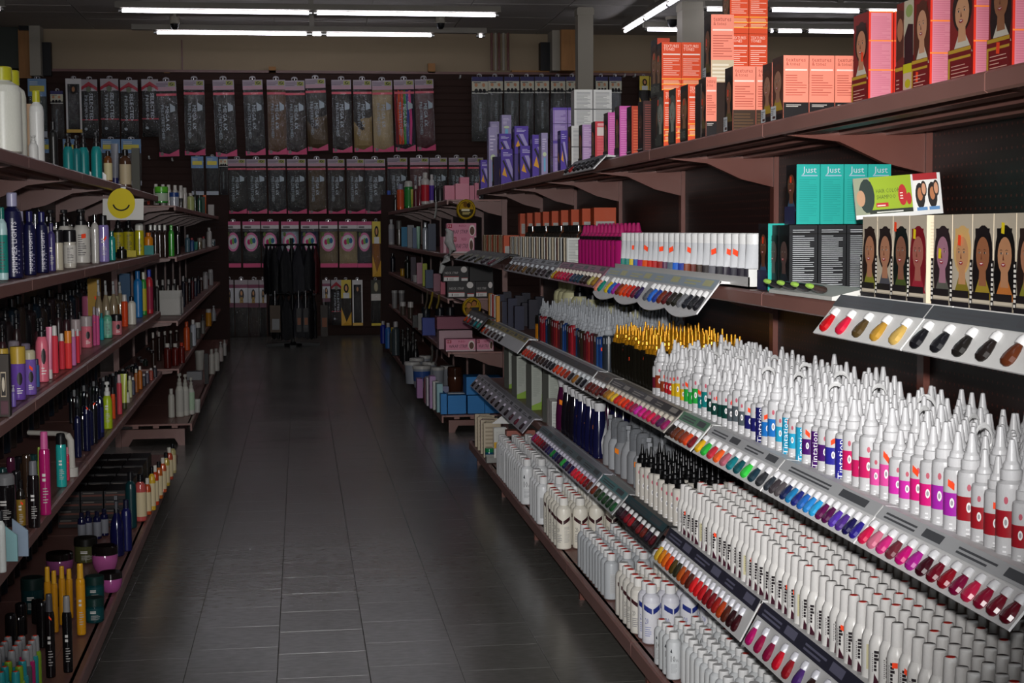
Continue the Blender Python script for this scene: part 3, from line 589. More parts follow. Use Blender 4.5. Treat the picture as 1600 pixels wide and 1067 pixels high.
def redkit(hair, skin, seed, dot=None):
    p = pf('#8a2420', hair, skin, (.3, '#7a1418'), [(.26, .035, '#c8a030'), (.19, .025, '#c8a030')], seed % 2 == 0, None, '#d8d0c0', .66, 1.0, dot)
    p.rect(.02, .0, .1, .2, '#c8a030'); p.lines(.16, .02, .9, .16, 4, '#e0b0a0', seed, .25); return p
FP = {}
FP['red1'] = front(redkit('#3a2018', '#c88a68', 1, (.7, .5)))
FP['red2'] = front(P2().rect(0, 0, 1, 1, '#7a2a20').ell(.25, .72, .22, .14, '#c08060').poly([(0, .35), (.0, .95), (.42, .9), (.4, .4)], '#5a2a1c').ell(.22, .7, .17, .13, '#b87858').rect(.45, .38, 1, 1, '#c9bfa8').ell(.75, .88, .2, .07, '#98a860').poly([(.5, .3), (.48, .6), (.7, .74), (.98, .72), (1, .3)], '#3a0e16').rect(.45, 0, 1, .3, '#d8b8a0').rect(.45, .2, 1, .3, '#d0c81c').ell(.72, .08, .16, .05, '#c8b81c').rect(0, 0, .45, .3, '#7a1418').rect(.02, .24, .45, .28, '#c8a030').lines(.08, .04, .4, .18, 3, '#e0b0a0', 2, .25)); FP['red3'] = front(redkit('#5a2a18', '#d09a78', 4, (.35, .12))); FP['red4'] = front(redkit('#301a14', '#d8a078', 3)); FP['red5'] = front(redkit('#281410', '#a06a48', 6, (.5, .2)))
FP['dark1'] = front(pf('#35261e', '#1c120e', '#8a5a40', (.08, '#181210'), (), True, True, '#6a5a30', .62, 1.1, (.6, .6)))
FP['dark2'] = front(pf('#4a3028', '#5a3428', '#a87860', (.1, '#1a1212'), (), True, True, '#b09030', .62, 1.1))
FP['dark3'] = front(pf('#2c2622', '#4a2e1c', '#9a7050', None, (), True, None, '#3a3a30', .6, 1.25, (.6, .7)).rect(.1, .04, .9, .24, '#3c3e38').text('TONES', .14, .08, .8, .2, '#8a8c80'))
FP['dark4'] = front(pf('#3a3c36', '#6a7068', '#a0a498', None, (), False, None, '#2a2a28', .6, 1.2, (.3, .8)).rect(.1, .04, .9, .24, '#4a4c46'))
FP['dark5'] = front(pf('#1a1414', '#2a1a18', '#5a3a2c', None, [(.06, .02, '#a8a8a8')], True, None, '#3a1414', .6, 1.0))
creams = [('#2a1c18', '#b07a5c', None, True), ('#100c0c', '#c08a64', (.55, .86, '#e8d020'), True), ('#171012', '#9c6444', None, True), ('#d8b070', '#c89468', (.5, .74), False), ('#2c2024', '#a8788a', (.5, .6, '#e8d020'), True), ('#7a1420', '#a86458', (.45, .8, '#e8d020'), True), ('#0e1816', '#8a5c48', (.3, .88), True), ('#241a1a', '#b07c60', None, False)]
for i, (h_, s_, dt, lg) in enumerate(creams):
    FP['cream%d' % i] = front(pf('#c0b5a2', h_, s_, (.0, '#000000'), [(.0, .12, '#17131a'), (.13, .03, '#d8ccb8'), (.165, .07, '#1c1618')], lg, None, ('#8a8a30', '#c87838', '#a89030', '#8a7a28', '#606058', '#a02838', '#4a5828', '#505058')[i], .62, 1.08, dt, True))
FP['tealface'] = front(pf('#1a1a1e', '#140e0c', '#6a4430', (.3, '#2a2c50'), (), True, None, '#3a5878', .68, 1.1, (.6, .75)))
FP['blackface'] = front(pf('#121318', '#0a0a0c', '#5a4440', (.1, '#0c0c10'), [(.12, .02, '#7a7c84')], True, None, '#20242c', .6, 1.1))
FP['violet'] = front(P2().rect(0, 0, 1, 1, '#3c2a78').poly([(.1, .3), (.3, .5), (.6, .2)], '#e0a020').rect(.1, .8, .9, .9, '#8a80b8'))
FP['plainlav'] = front(P2().rect(0, 0, 1, 1, '#7c74a0').rect(.2, .3, .8, .7, '#a8a0c8')); FP['photo'] = front(pf('#4a4038', '#2a1e18', '#9a7058', (.2, '#3a2a30'), (), True, None, '#7a6a40', .6, 1.0, (.6, .7)))
GOLDC = None
def rcart(pxc, xf, zb, ytop, d, w, sp, fp, col, label, group=None, deep=1, h=None, wrapc=True, rot=0.0, y=None):
    """carton whose near front corner shows at column pxc with its front on x = xf; further copies stand behind it away from the aisle"""
    out = []
    for k in range(deep):
        yc = y if y is not None else y_at(pxc, xf, zb+.07)
        hh = h if h else max(.05, on_y(pxc, ytop, yc).z-zb)
        pr = [('side_print', SP[sp])] if sp else []
        if k == 0 and fp: pr.append(('front_print', FP[fp]))
        lb = (label if k == 0 else ('carton one behind the ' + ' '.join(w_ for w_ in label.split()[:9]))) if not isinstance(label, (list, tuple)) else label[k]
        out.append(put('gcarton' if wrapc else 'carton', (xf+d/2+k*(d+.002), yc+w/2, zb), (d, w, hh), (col,), lb, group, rot, None, None, None, pr))
    return out
# ---- top shelf
z = ZR[4]
T5 = 'on the top shelf'
rcart(1582, 1.115, z, 0, .05, .085, 'pink', 'red5', '#a02820', 'pink and red dye kit closest to the camera '+T5, None, 2, .172)
rcart(1521, 1.115, z, 0, .05, .095, 'pink', 'red4', '#a02820', 'red dye kit showing a smiling woman in a white collar '+T5, None, 2, .172)
rcart(1453, 1.115, z, 0, .05, .075, 'pink', 'red3', '#a02820', 'red dye kit with an orange price sticker low on its front '+T5, None, 2, .172)
rcart(1428, 1.115, z, 0, .05, .085, 'pink', 'red2', '#a02820', 'red dye kit with a dark ponytail and a yellow band print '+T5, None, 2, .165)
rcart(1357, 1.115, z, 18, .05, .085, 'pink', 'red1', '#a02820', 'last pink sided dye kit, next to the salmon cartons '+T5, None, 2)
rcart(1224, 1.115, z, 87, .06, .085, 'salmon', 'dark2', '#d87860', ['front salmon dye carton of the three abreast '+T5, 'middle salmon dye carton of the three abreast '+T5, 'innermost salmon dye carton of the three abreast '+T5], 'salmon dye cartons', 3)
rcart(1206, 1.115, z, 98, .06, .075, 'salmon', 'dark2', '#d87860', ['dye carton with a woman portrait behind the three salmon ones', 'second carton behind the three salmon dye cartons', 'third carton behind the three salmon dye cartons'], 'salmon dye cartons', 3)
rcart(1145, 1.115, z, 104, .06, .075, 'salmoncurl', 'dark1', '#d87860', ['salmon carton with brown curls print below '+T5, 'salmon carton behind the brown curls carton '+T5], None, 2)
rcart(1103, 1.115, z, 121, .03, .08, 'salmon', 'dark1', '#d87860', 'narrow salmon carton between two dark portrait cartons', None, 1)
for i, (px, yt, sp, fp) in enumerate(((1075, 132, 'orange', 'dark3'), (1056, 138, 'orange', 'dark4'), (1037, 141, 'orange', 'dark4'))):
    rcart(px, 1.115, z, yt, .055, .09, sp, fp, '#e0562a', ('orange edged carton with a grey faced woman and bright sticker', 'orange edged carton with pale face print, middle of its trio', 'orange edged carton farthest in the pale face trio')[i], None, 2 if i == 0 else 1)
zz = z+.155
rcart(1111, 1.14, zz, 23, .065, .075, 'salmonlight', 'dark1', '#d87860', 'tall salmon carton with blonde hair print stacked on a dark one')
put('carton', (1.155, y_at(1111, 1.14, zz)+.03, z), (.09, .06, .153), ('#2c1e18',), 'dark carton under the tall blonde hair print carton')
for k in range(3):
    for j in range(2):
        rcart(1141+j*32, 1.215+j*.056, z+k*.15, 0, .054, .08, 'orange', 'dark3' if j == 0 else None, '#e0562a', '%s orange carton of the %s stack of three' % (('bottom', 'middle', 'top')[k], ('outer', 'inner')[j]), 'orange cartons in two tall stacks', 1, .149, True, 0, 4.37)
for k in range(2):
    for j in range(2):
        rcart(1043+j*32, 1.125+j*.063, z+k*.165, 0, .062, .08, 'orange', 'dark3' if j == 0 else None, '#e0562a', '%s orange carton in the %s of the two short stacks' % (('lower', 'upper')[k], ('outer', 'inner')[j]), 'orange cartons in two short stacks', 1, .164, True, 0, 4.83)
rcart(1027, 1.125, z+.165, 60, .04, .09, 'rust', 'dark3', '#e0562a', 'dark portrait carton with an orange edge atop the pale face trio')
put('carton', (1.15, y_at(1027, 1.125, z)+.045, z), (.05, .09, .164), ('#2a2420',), 'dark carton carrying the orange edged portrait carton')
for px, yt, sp, fp, c, lb, dw in ((1005, 158, 'maroon', 'dark5', '#2a1212', 'dark maroon carton with a tiny gold bottle print', .05), (987, 166, 'rust', 'dark5', '#b03820', 'black fronted carton with a rust red side panel', .05), (968, 166, 'magenta', 'photo', '#b85098', 'taller magenta sided carton beside the rust red one', .04), (950, 176, 'magenta', 'photo', '#c060a0', 'shorter magenta sided carton beside the scarlet one', .045), (930, 190, 'red', 'photo', '#b03038', 'scarlet carton with a pale window print', .062), (910, 195, 'mauve', 'photo', '#9a80b0', 'mauve carton of fine white print by the scarlet one', .05), (893, 197, 'white', 'photo', '#b8b8b8', 'shiny white carton of fine print below the tall white pair', .06)):
    rcart(px, 1.12, z, yt, dw, .08, sp, fp, c, lb+' '+T5)
for j in range(2):
    for k in range(2): rcart(895, 1.15+j*.082, z+k*.168, 0, .078, .08, 'white', None, '#bcbcba', '%s white carton of the %s pair towering by the column' % (('lower', 'upper')[k], ('outer', 'inner')[j]), 'tall white cartons', 1, .167, True, 0, 6.55)
for j in range(2):
    for k in range(2): rcart(861, 1.14+j*.068, z+k*.15, 0, .065, .08, 'purpletext', None, '#7c64a8', '%s purple print carton of the %s stack' % (('lower', 'upper')[k], ('outer', 'inner')[j]), 'purple print cartons', 1, .149, True, 0, 7.05)
for i, (px, xf, yt, d, sp, lb, zb) in enumerate(((846, 1.12, 208, .03, 'lavender', 'slim lavender carton before the purple print stacks', 0), (876, 1.12, 204, .03, 'violet', 'violet and tan carton beside the shiny white one', 0), (832, 1.12, 211, .075, 'violet', 'violet carton with yellow triangle nearest the lavender slim one', 0), (813, 1.12, 228, .07, 'violet', 'violet triangle carton second along the shelf', 0), (804, 1.15, 187, .075, 'violet', 'violet triangle carton raised on another carton', 1), (783, 1.12, 233, .075, 'violet', 'violet triangle carton beside a silver strip', 0), (780, 1.15, 192, .07, 'violet', 'violet triangle carton stacked before the lavender pair', 1), (751, 1.12, 250, .06, 'violet', 'violet triangle carton closest to the shelf end', 0), (764, 1.12, 199, .05, 'lavender', 'tall lavender carton near the shelf end', 0), (766, 1.25, 153, .06, 'lavender', 'outer lavender carton with blue window, raised high', 2), (784, 1.25, 153, .06, 'lavender', 'inner lavender carton with blue window, raised high', 2), (772, 1.12, 245, .03, None, 'thin dark purple carton with an orange sticker', 0))):
    zb_ = z+(0, .155, .31)[zb]; hh = None if zb == 0 else .15
    if zb: put('carton', (xf+d/2, y_at(px, xf, zb_)+.04, z), (d, .08, zb_-z-.001), ('#4a3a80',), ('purple carton supporting the raised triangle box by the tall one', 'purple carton supporting the raised triangle box by the slim pair', 'plain base carton under the outer lavender box', 'plain base carton under the inner lavender box')[(4, 6, 9, 10).index(i)])
    rcart(px, xf, zb_, yt, d, .08, sp, 'violet' if sp == 'violet' else ('plainlav' if sp else 'photo'), '#4a3690' if sp == 'violet' else ('#8c82ac' if sp else '#2c2440'), lb+' '+T5 if len(lb) < 44 else lb, None, 1, hh)
# ---- second shelf
z = ZR[3]
T4 = 'on the second shelf down'
yk = 2.30
for i in range(9):
    if i == 5: yk += .03
    dp = 3
    for k in range(dp):
        put('gcarton', (1.135+.03+k*.062, yk+.041, z+.001), (.06, .08, .172), ('#cfc2ac',), ('cream dye kit, ' + ('woman with long brown hair', 'woman with black hair and a yellow sticker', 'woman with long black hair smiling', 'blonde short haired woman', 'dark haired woman with yellow sticker on cheek', 'woman with wine red hair', 'green capped woman at the row end', 'short haired woman in grey', 'woman printed last in the cream row')[i]) if k == 0 else ('cream dye kit one deep behind the portraits' if k == 1 else 'cream dye kit two deep behind the portraits'), None if k == 0 else 'cream dye kits behind the front row', 0, 'dye_kit', 'box', None, [('side_print', SP['cream'])]+([('front_print', FP['cream%d' % (i % 8)])] if k == 0 else []))
    yk += .083
for k in range(4):
    for j in range(2):
        rcart(1240, 1.135+k*.07, z, 335, .068, .08, 'black', 'blackface' if k == 0 else None, '#17181b', '%s black print carton in the %s file' % (('outermost', 'second', 'third', 'innermost')[k], ('near', 'far')[j]), 'black cartons of fine white print', 1, .158, True, 0, 3.56+j*.083)
for k in range(4): rcart(1268, 1.155+k*.058, z+.16, 240, .056, .08, 'teal', 'tealface' if k == 0 else None, '#1fb0a4', '%s teal carton on top of the black cartons' % ('outermost', 'second', 'third', 'innermost')[k], 'teal cartons on the black ones', 1, .14, True, 0, 3.57)
rcart(1200, 1.125, z, 350, .05, .08, 'teal', 'tealface', '#1fb0a4', 'teal carton standing on the shelf beside white colour tubes')
p = P2(); p.rect(0, 0, 1, 1, '#d8d8d6').rect(.0, .1, .66, 1, '#8fa81c').rect(0, .1, .18, 1, '#8a9078').ell(.14, .55, .09, .42, '#1a2c26').ell(.07, .5, .05, .2, '#b08868').rect(.16, .1, .66, .2, '#20261c').lines(.24, .12, .62, .18, 1, '#c8c8c0', 1, .5)
p.text('HAIR COLOR', .25, .6, .52, .7, '#4a5a14').text('SHAMPOO', .25, .45, .47, .55, '#4a5a14').rect(.24, .26, .38, .36, '#b01c20').lines(.25, .28, .37, .34, 1, '#e8c8c0', 1, .5).ell(.55, .52, .05, .26, '#b01c20').ell(.62, .42, .03, .15, '#b01c20').lines(.52, .42, .58, .62, 3, '#e8c8c0', 2, .4)
p.rect(.68, .84, .96, 1, '#a01820').rect(.68, .1, .96, .84, '#e4e2de')
for cx in (.75, .89): p.ell(cx, .46, .055, .32, '#1a1210').ell(cx, .5, .03, .16, '#b07048').ell(cx+.045, .62, .035, .2, '#2a1c16').ell(cx+.045, .62, .024, .14, '#c89070').rect(cx-.05, .1, cx+.07, .18, '#5a88b8')
cd = obj('promo_card', G().box(-.092, -.003, 0, .092, .003, .088).make('promo_card', WHITEM), None, None, (1.262, 3.2, z+.175), (math.radians(-8), math.radians(-4), math.radians(-8)))
tag(cd, 'green and white promotional card with red circles above the cream kits', 'sign'); obj('card_print', p.mesh('card_print', lambda x, y, l: (x*.184-.092, -.003-.0002*l, y*.088)), cd)
bandc = ['#1f7a70', '#c8b020', '#2858a0', '#902878', '#d05020', '#c02818', '#a81c1c', '#8a1818', '#502848', '#5a6470', '#2a62c0', '#283c90', '#7a3a20', '#5a2018', '#3a2a20', '#2a2426', '#606066', '#23222a', '#2a2530', '#2c2a34', '#221e28', '#26242c']
y = y_at(1180, 1.15, z); y1 = y_at(982, 1.15, z); n = 23
for i in range(n):
    for r in range(2):
        yy = y+(y1-y)*i/(n-1)
        o_ = put('colortube', (1.15+r*.054, yy+RNG.uniform(-.004, .004), z+.006), (.058, .052, .132), ('#c4c6ca', '#dcdcdc', bandc[21-min(21, i)] if r == 0 else bandc[(i*7) % 22]), 'white colour tube with a coloured foot, %s' % ('front row of the white tray' if r == 0 else 'row behind the front tubes'), 'white colour tubes in the tray', RNG.uniform(-.15, .15)+math.pi/2*0, None, None, (-2.2, .62) if r == 0 and i in (2, 3, 5, 9, 12, 14, 17, 20) else None); ranked('ctube', o_, r)
label_ranks('ctube', 'magenta bottles')
g = G().box(1.112, y-.07, z+.0015, 1.235, y1+.05, z+.006); g.box(1.112, y-.07, z+.0015, 1.115, y1+.05, z+.03); g.box(1.112, y-.07, z+.0015, 1.235, y-.066, z+.05)
tag(obj('tube_tray', g.make('white_tray', WHITEM)), 'long white plastic tray holding the white colour tubes', 'tray')
K['ring'] = ('applicator_bottle', 'bottle', (('body', D.meshes['square_black_body'], None), ('nozzle', D.meshes['applicator_nozzle'], None), ('collar', L([(.38, .655), (.4, .67), (.4, .73), (.36, .745), (0, .745)], 12).make('black_collar', PLAST, True), None)))
y0 = y_at(972, 1.16, z)
for i in range(11):
    for r in range(2): o_ = put('ring', (1.16+r*.06, y0+i*.075, z), (.058, .175 if r else .168), ('#a81c68', '#a82060', '#1a1216'), 'magenta applicator bottle with black collar', 'magenta applicator bottles', 0, None, None, (-2.0, .5) if r == 0 and i in (1, 2, 5) else None); ranked('ring', o_, r)
label_ranks('ring', 'narrow cartons')
y0 = y_at(895, 1.15, z)
for i in range(24):
    yy = y0+i*.078
    put('carton', (1.155, yy, z), (.07, .045, .115), (('#c8bca4', '#3a3434', '#8c8a88', '#5a2018')[i % 4 if i % 5 else 0],), 'narrow colour carton below the black caps, %s from the magenta bottles' % ordn(i+1), 'narrow colour cartons', 0, None, None, None, [('side_print', SP['thin' if i % 2 else 'whitelines'])])
    put('goldnozzle' if i % 6 == 3 else 'gbottle', (1.235, yy+.02, z), (.062, .17), ('#2a2020', '#b06a40') if i % 6 == 3 else ('#26221f', '#1a1a1a', None), 'copper nozzled dark bottle among the black caps' if i % 6 == 3 else 'black capped dark bottle, %s from the magenta bottles' % ordn(i+1), 'copper nozzle bottles' if i % 6 == 3 else 'black capped bottles')
y0 = y_at(788, 1.13, z)
for i in range(12):
    put('carton', (1.165, y0+i*.085, z), (.085, .07, .12), (('#a88a5a', '#b8461c')[i % 3 == 0],), 'orange or tan carton, %s towards the far end of the second shelf' % ordn(i+1), 'orange and tan cartons', 0, None, None, None, [('side_print', SP['orangewhite' if i % 3 == 0 else 'thin'])])
for i in range(9): 
    for k in range(2): put('carton', (1.36, 7.0+i*.3, z+k*.125), (.1, .09, .123), ('#b8461c',), 'orange and white carton at the back, %s tier, %s from the white tubes' % (('lower', 'upper')[k], ordn(i+1)), 'orange and white cartons at the back', 0, None, None, None, [('side_print', SP['orangewhite'])])
# ---- third shelf
z = ZR[2]
def vis(p, h, m=30):
    a = proj((p[0], p[1], p[2]+h)); return -m < a[0] < 1600+m and a[1] < 1067+m
NZ = [(2.25, '#b01c30'), (2.52, '#a01c28'), (2.62, '#a828a8'), (2.72, '#d8207c'), (2.82, '#d030a8'), (2.95, '#e050a0'), (3.08, '#c82060'), (3.2, '#2c2a94'), (3.38, '#4a1a6a'), (3.55, '#28a0c8'), (3.7, '#2070c0'), (3.85, '#1c1c60'), (4.0, '#50585e'), (4.2, '#0e3a34'), (4.32, '#147878'), (4.45, '#28a040'), (4.6, '#d8b020'), (4.7, '#b82028'), (4.82, '#8a3820'), (9, '#6a1830')]
tint = wrap(P2().text('Tintation', .22, 0, .82, 1, '#f4f4f6', 1), 'tint_lettering', 1.2, .06, .57, .517, -2.4)
cring = wrap(P2().ell(.5, .52, .2, .09, '#f2f0f0', 12).ell(.5, .52, .11, .05, '#a0a0a4', 10).ell(.5, .86, .16, .06, '#c06070', 10).lines(.3, .05, .8, .2, 2, '#e8e8ea', 2, .4), 'label_print', .9, .05, .58, .516, -2.2)
nband = ring(.512, .2, .42, 14).make('color_band', CARD, True); nfull = ring(.511, .05, .58, 14).make('color_wrap', CARD, True)
loop = G(); loop.tube([(.5+.42*math.cos(a*.4488), 0, .86+.14*math.sin(a*.4488)) for a in range(15)], .03, 6); loop = loop.make('hang_ring', PLAST, True)
i = 0; yy = 2.28
while yy < 4.93:
    for r in range(7):
        p0 = (1.135+r*.051+RNG.uniform(-.002, .002), yy+RNG.uniform(-.003, .003), z)
        big = RNG.random() < (.3 if r == 0 else .16); hh = RNG.uniform(.168, .188)+(.012 if big else 0)-(.02 if r == 0 and not big else 0)
        if vis(p0, hh) and not (r > 4 and RNG.random() < .35):
            c = next(c for y2, c in NZ if yy < y2+.05); full = r == 0 and i in (17, 20, 22, 24, 28)
            pr = [('color_wrap', nfull, c), ('lettering', tint)] if full else ([('color_band', nband, c), ('label_print', cring)] if r < 2 else [])
            if r in (1, 3) and i % 5 == 2: pr = pr+[('hang_ring', loop, '#c8c8c8')]
            o_ = put('nozzle', p0, (.047 if big else .043, hh), ('#c6c6c8', '#cbcbcd', '#c4c4c6' if r < 2 else None), ('white tint bottle with a vertical word' if full else 'white tint nozzle bottle with a %s band' % {'#b01c30': 'crimson', '#a01c28': 'dark red', '#a828a8': 'violet pink', '#d8207c': 'hot pink', '#d030a8': 'magenta', '#e050a0': 'rose pink', '#c82060': 'raspberry', '#2c2a94': 'indigo', '#4a1a6a': 'plum', '#28a0c8': 'cyan', '#2070c0': 'blue', '#1c1c60': 'navy', '#50585e': 'slate grey', '#0e3a34': 'deep green', '#147878': 'teal', '#28a040': 'green', '#d8b020': 'yellow', '#b82028': 'red', '#8a3820': 'brown', '#6a1830': 'maroon'}[c]) if r < 2 else 'plain white tint nozzle bottle', 'white tint nozzle bottles', RNG.uniform(-.5, .5) if r else RNG.uniform(-.25, .1), None, None, (-2.2+RNG.uniform(-.3, .5), .5) if r == 0 and i % 3 == 0 else None, pr); ranked('nozzle', o_, r)
    yy += .0525; i += 1
label_ranks('nozzle', 'golden nozzles')
i = 0; yy = 4.97
while yy < 5.72:
    for r in range(6):
        p0 = (1.155+r*.053+RNG.uniform(-.002, .002), yy+RNG.uniform(-.002, .002), z)
        o_ = put('goldnozzle', p0, (.047, .19+RNG.uniform(-.008, .014)), ('#16140f', '#d0901c'), 'black bottle with a golden nozzle, %s' % ('front rank' if r == 0 else 'packed behind the front rank'), 'black bottles with golden nozzles', 0, None, None, (-2.1+RNG.uniform(-.3, .3), RNG.uniform(.4, .6)) if r < 1 and i % 2 == 0 else None); ranked('gold', o_, r)
    yy += .054; i += 1
label_ranks('gold', 'clear nozzles')
i = 0; yy = 5.82; cc = ['#262c34', '#1c3a78', '#28508c', '#3a2a28', '#5a2028', '#8a2a28', '#7a1c28', '#4a1a1c', '#30261c', '#222228', '#203a60', '#8a1c28', '#9a2430', '#6a1420']
while yy < 7.45:
    for r in range(4 if yy > 6.3 else 6):
        p0 = (1.15+r*.056+RNG.uniform(-.003, .003), yy+RNG.uniform(-.003, .003), z)
        o_ = put('clearnozzle', p0, (.05, .195+RNG.uniform(-.01, .02)+r*.004), (cc[i % 14] if r == 0 else '#5a6068', '#c8ccd2'), 'clear nozzled colour bottle, %s' % ('front rank with a coloured fill' if r == 0 else 'packed behind the front rank'), 'clear nozzled bottles', 0, None, None, (-2.1, .42) if r == 0 and i in (1, 9, 11) else None); ranked('clear', o_, r)
    yy += .058; i += 1
label_ranks('clear', 'amber jars')
for i in range(5): put('pump', (1.42, 6.5+i*.36, z), (.105, .28), ('#dcd8ac', '#15151a', None), 'big cream bottle with a black pump at the back', 'cream pump bottles')
for i in range(3): put('bottle', (1.4, 8.06+i*.13, z), (.11, .27), ('#dcd8ac', '#b8b48a', '#c4c09a'), 'big cream capped bottle before the dark blue packs', 'cream capped bottles')
put('jar', (1.16, y_at(848, 1.16, z), z), (.075, .125), ('#b0701c', '#15120f', '#c07818'), 'amber jar with black lid beside the clear nozzles'); put('jar', (1.22, y_at(848, 1.16, z)+.12, z), (.075, .125), ('#b0701c', '#15120f', '#c07818'), 'amber jar with black lid one step behind')
for i in range(14): put('carton', (1.16+.09*(i % 3), 8.36+i*.09, z), (.05, .06, .13+.03*(i % 2)), (('#0c1030', '#121024', '#080c22')[i % 3],), 'dark blue hair colour pack, %s beyond the amber jars' % ordn(i+1), 'dark blue packs')
for i in range(5): put('carton', (1.12, 8.95+i*.09, z), (.02, .05, .16), (('#b8801c', '#c8c0b8', '#b02820', '#c8c0b8', '#b8801c')[i],), ('mustard card pack nearest the round gold sign', 'white card pack with red dots by the gold sign', 'red card pack near the gold sign', 'second white card pack by the gold sign', 'last mustard card pack by the gold sign')[i])
# ---- fourth shelf
z = ZR[1]
ad = wrap(P2().poly([(.3, 0), (.95, 0), (.95, .02), (.4, .36)], '#3c1424').lines(.38, .42, .74, .97, 6, '#2a2428', 2, .78).lines(.22, .4, .32, .9, 10, '#5a5458', 3, .5), 'label_print', 1.25, .05, .55, .514, -2.3)
ad2 = wrap(P2().rect(.25, .3, .7, .95, '#cfc8a0').lines(.42, .42, .6, .97, 9, '#3a3238', 5, .35).poly([(.45, 0), (.95, 0), (.95, .1), (.55, .4)], '#4a1440'), 'label_print_two', 1.25, .05, .55, .514, -2.3)
i = 0; yy = 2.33; nad = 0
while yy < 4.62:
    for r in range(7):
        p0 = (1.14+r*.049+RNG.uniform(-.0015, .0015), yy+RNG.uniform(-.003, .003), z)
        if vis(p0, .17, 20):
            rd = RNG.random() < (.5 if yy > 3.0 else .12); nad += 1
            o_ = put('adore', p0, (.042, .156+RNG.uniform(-.003, .003)), ('#dddbd8', '#d2d0ce'), 'slim white tint bottle' + (' with a red dot' if rd else ''), 'slim white tint bottles on the fourth shelf', RNG.uniform(-.2, .2), None, None, (-2.0, .5) if r == 0 and i % 7 in (3, 4) else None, ([('label_print', ad2 if i % 9 == 5 else ad)] if r == 0 else [])+([('cap_sticker', DOT, '#d8382c')] if rd else [])); ranked('adore', o_, r)
    yy += .049; i += 1
label_ranks('adore', 'black nozzles')
for i in range(9):
    for r in range(5):
        o_ = put('goldnozzle', (1.15+r*.06, 4.68+i*.068, z), (.05, .18+RNG.uniform(0, .02)), ('#cfcac2' if r == 0 else '#b8b4ac', '#141416'), 'white tube with a black nozzle, %s' % ('front rank' if r == 0 else 'behind the front rank'), 'black nozzled white tubes', 0, None, None, None, [('label_print', cring)] if r == 0 else []); ranked('blackn', o_, r)
label_ranks('blackn', 'grey pumps')
for i in range(7):
    for r in range(3):
        put('buttoncap' if (i+r) % 3 else 'trigger', (1.2+r*.1, 5.32+i*.115, z), (.072, .2), (('#8a8c90', '#a8abb0')[(i+r) % 2] if (i+r) % 3 else '#9a9ca0', '#8a8d92'), 'grey pump bottle with a clear hood' if (i+r) % 3 else 'grey trigger sprayer between the hooded pumps', 'grey hooded pumps' if (i+r) % 3 else 'grey trigger sprayers', -.4, None, None, (-2.1, .45, '#ff8a20') if r == 0 and i in (1, 4) else None)
for i in range(9): put('swoosh', (1.19+.004*(i % 2), 6.2+i*.095, z), (.07, .06, .225), ('#15163a' if i < 6 else '#17141c', '#d2d2d4', '#c9cacc'), 'navy and white toner bottle in the leaning front file', 'navy toner bottles', .5, None, None, (-2.4, .5, '#ff8a20') if i % 2 else None)
for i in range(5): put('swoosh', (1.3, 6.25+i*.16, z), (.075, .065, .235), ('#3a1030' if i > 1 else '#15163a', '#cfcfd1', '#c6c6c8'), 'plum and white toner bottle in the back file', 'plum toner bottles', .5)
put('swoosh', (1.2, 7.12, z), (.085, .075, .235), ('#4a1438', '#d2d2d4', '#c9cacc'), 'plum toner bottle with an orange sticker at the file end', None, .4, None, None, (-2.4, .55, '#ff8a20'))
for i in range(3): put('carton', (1.17, 7.2+i*.05, z), (.042, .045, .125), ('#c4bdba',), 'slim pink white carton before the white printed pair, %s' % ('first', 'second', 'third')[i], None, 0, None, None, None, [('side_print', SP['whitelines'])])
for k in range(2): put('carton', (1.24+k*.047, 7.06, z), (.045, .045, .12), ('#c8c8c4',), '%s white printed carton of the pair by the plum toner' % ('outer', 'inner')[k], None, 0, None, None, None, [('side_print', SP['whitelines'])])
for i in range(12): put('carton', (1.18+.03*(i % 3)+.03*(i > 7), 7.4+i*.185, z), (.055, .075, .235), ('#6a6c66',), 'tall grey green carton tilted in the shop shelf file', 'tall grey green cartons', .25, None, None, None, [('side_print', SP['greengrey'])])
for i in range(5): put('carton', (1.36, 7.5+i*.2, z), (.055, .08, .19), ('#9a948c',), 'pale carton behind the grey green file', 'pale cartons behind the grey green file', 0, None, None, None, [('side_print', SP['whitelines'])])
# ---- base shelf: developer bottles
z = ZR[0]+.003
vol = wrap(P2().text('10', .2, .5, .62, .72, '#2c2c30').text('VOL', .64, .5, .95, .6, '#4a4a50').poly([(.12, .86), (.34, .82), (.28, .98)], '#3a3c44').lines(.2, .1, .8, .45, 7, '#85878c', 3, .25), 'volume_print', 1.3, .1, .68, .515, -1.85)
vol2 = wrap(P2().poly([(0, .8), (.48, .66), (.48, .78), (0, .92)], '#3a1a20').poly([(.55, .66), (1, .8), (1, .92), (.55, .78)], '#3a1a20').text('20', .12, .42, .3, .56, '#3a3a40').lines(.1, .1, .45, .38, 5, '#77777c', 3, .3).lines(.6, .1, .95, .62, 14, '#a8a6a2', 3, .35), 'volume_print_two', 2.0, .08, .7, .515, -1.75)
vol3 = wrap(P2().poly([(0, .8), (.48, .68), (.48, .82), (0, .94)], '#22307c').poly([(.55, .68), (1, .8), (1, .94), (.55, .82)], '#22307c').text('20', .1, .42, .3, .58, '#3a4490').lines(.1, .1, .45, .38, 5, '#6a74b0', 3, .3), 'volume_print_blue', 2.0, .08, .72, .515, -1.75)
vol4 = wrap(P2().rect(.3, .1, .85, .85, '#b9babb').lines(.34, .14, .8, .82, 18, '#9c9ea0', 3, .35), 'volume_print_grey', 1.8, .08, .66, .515, -1.7)
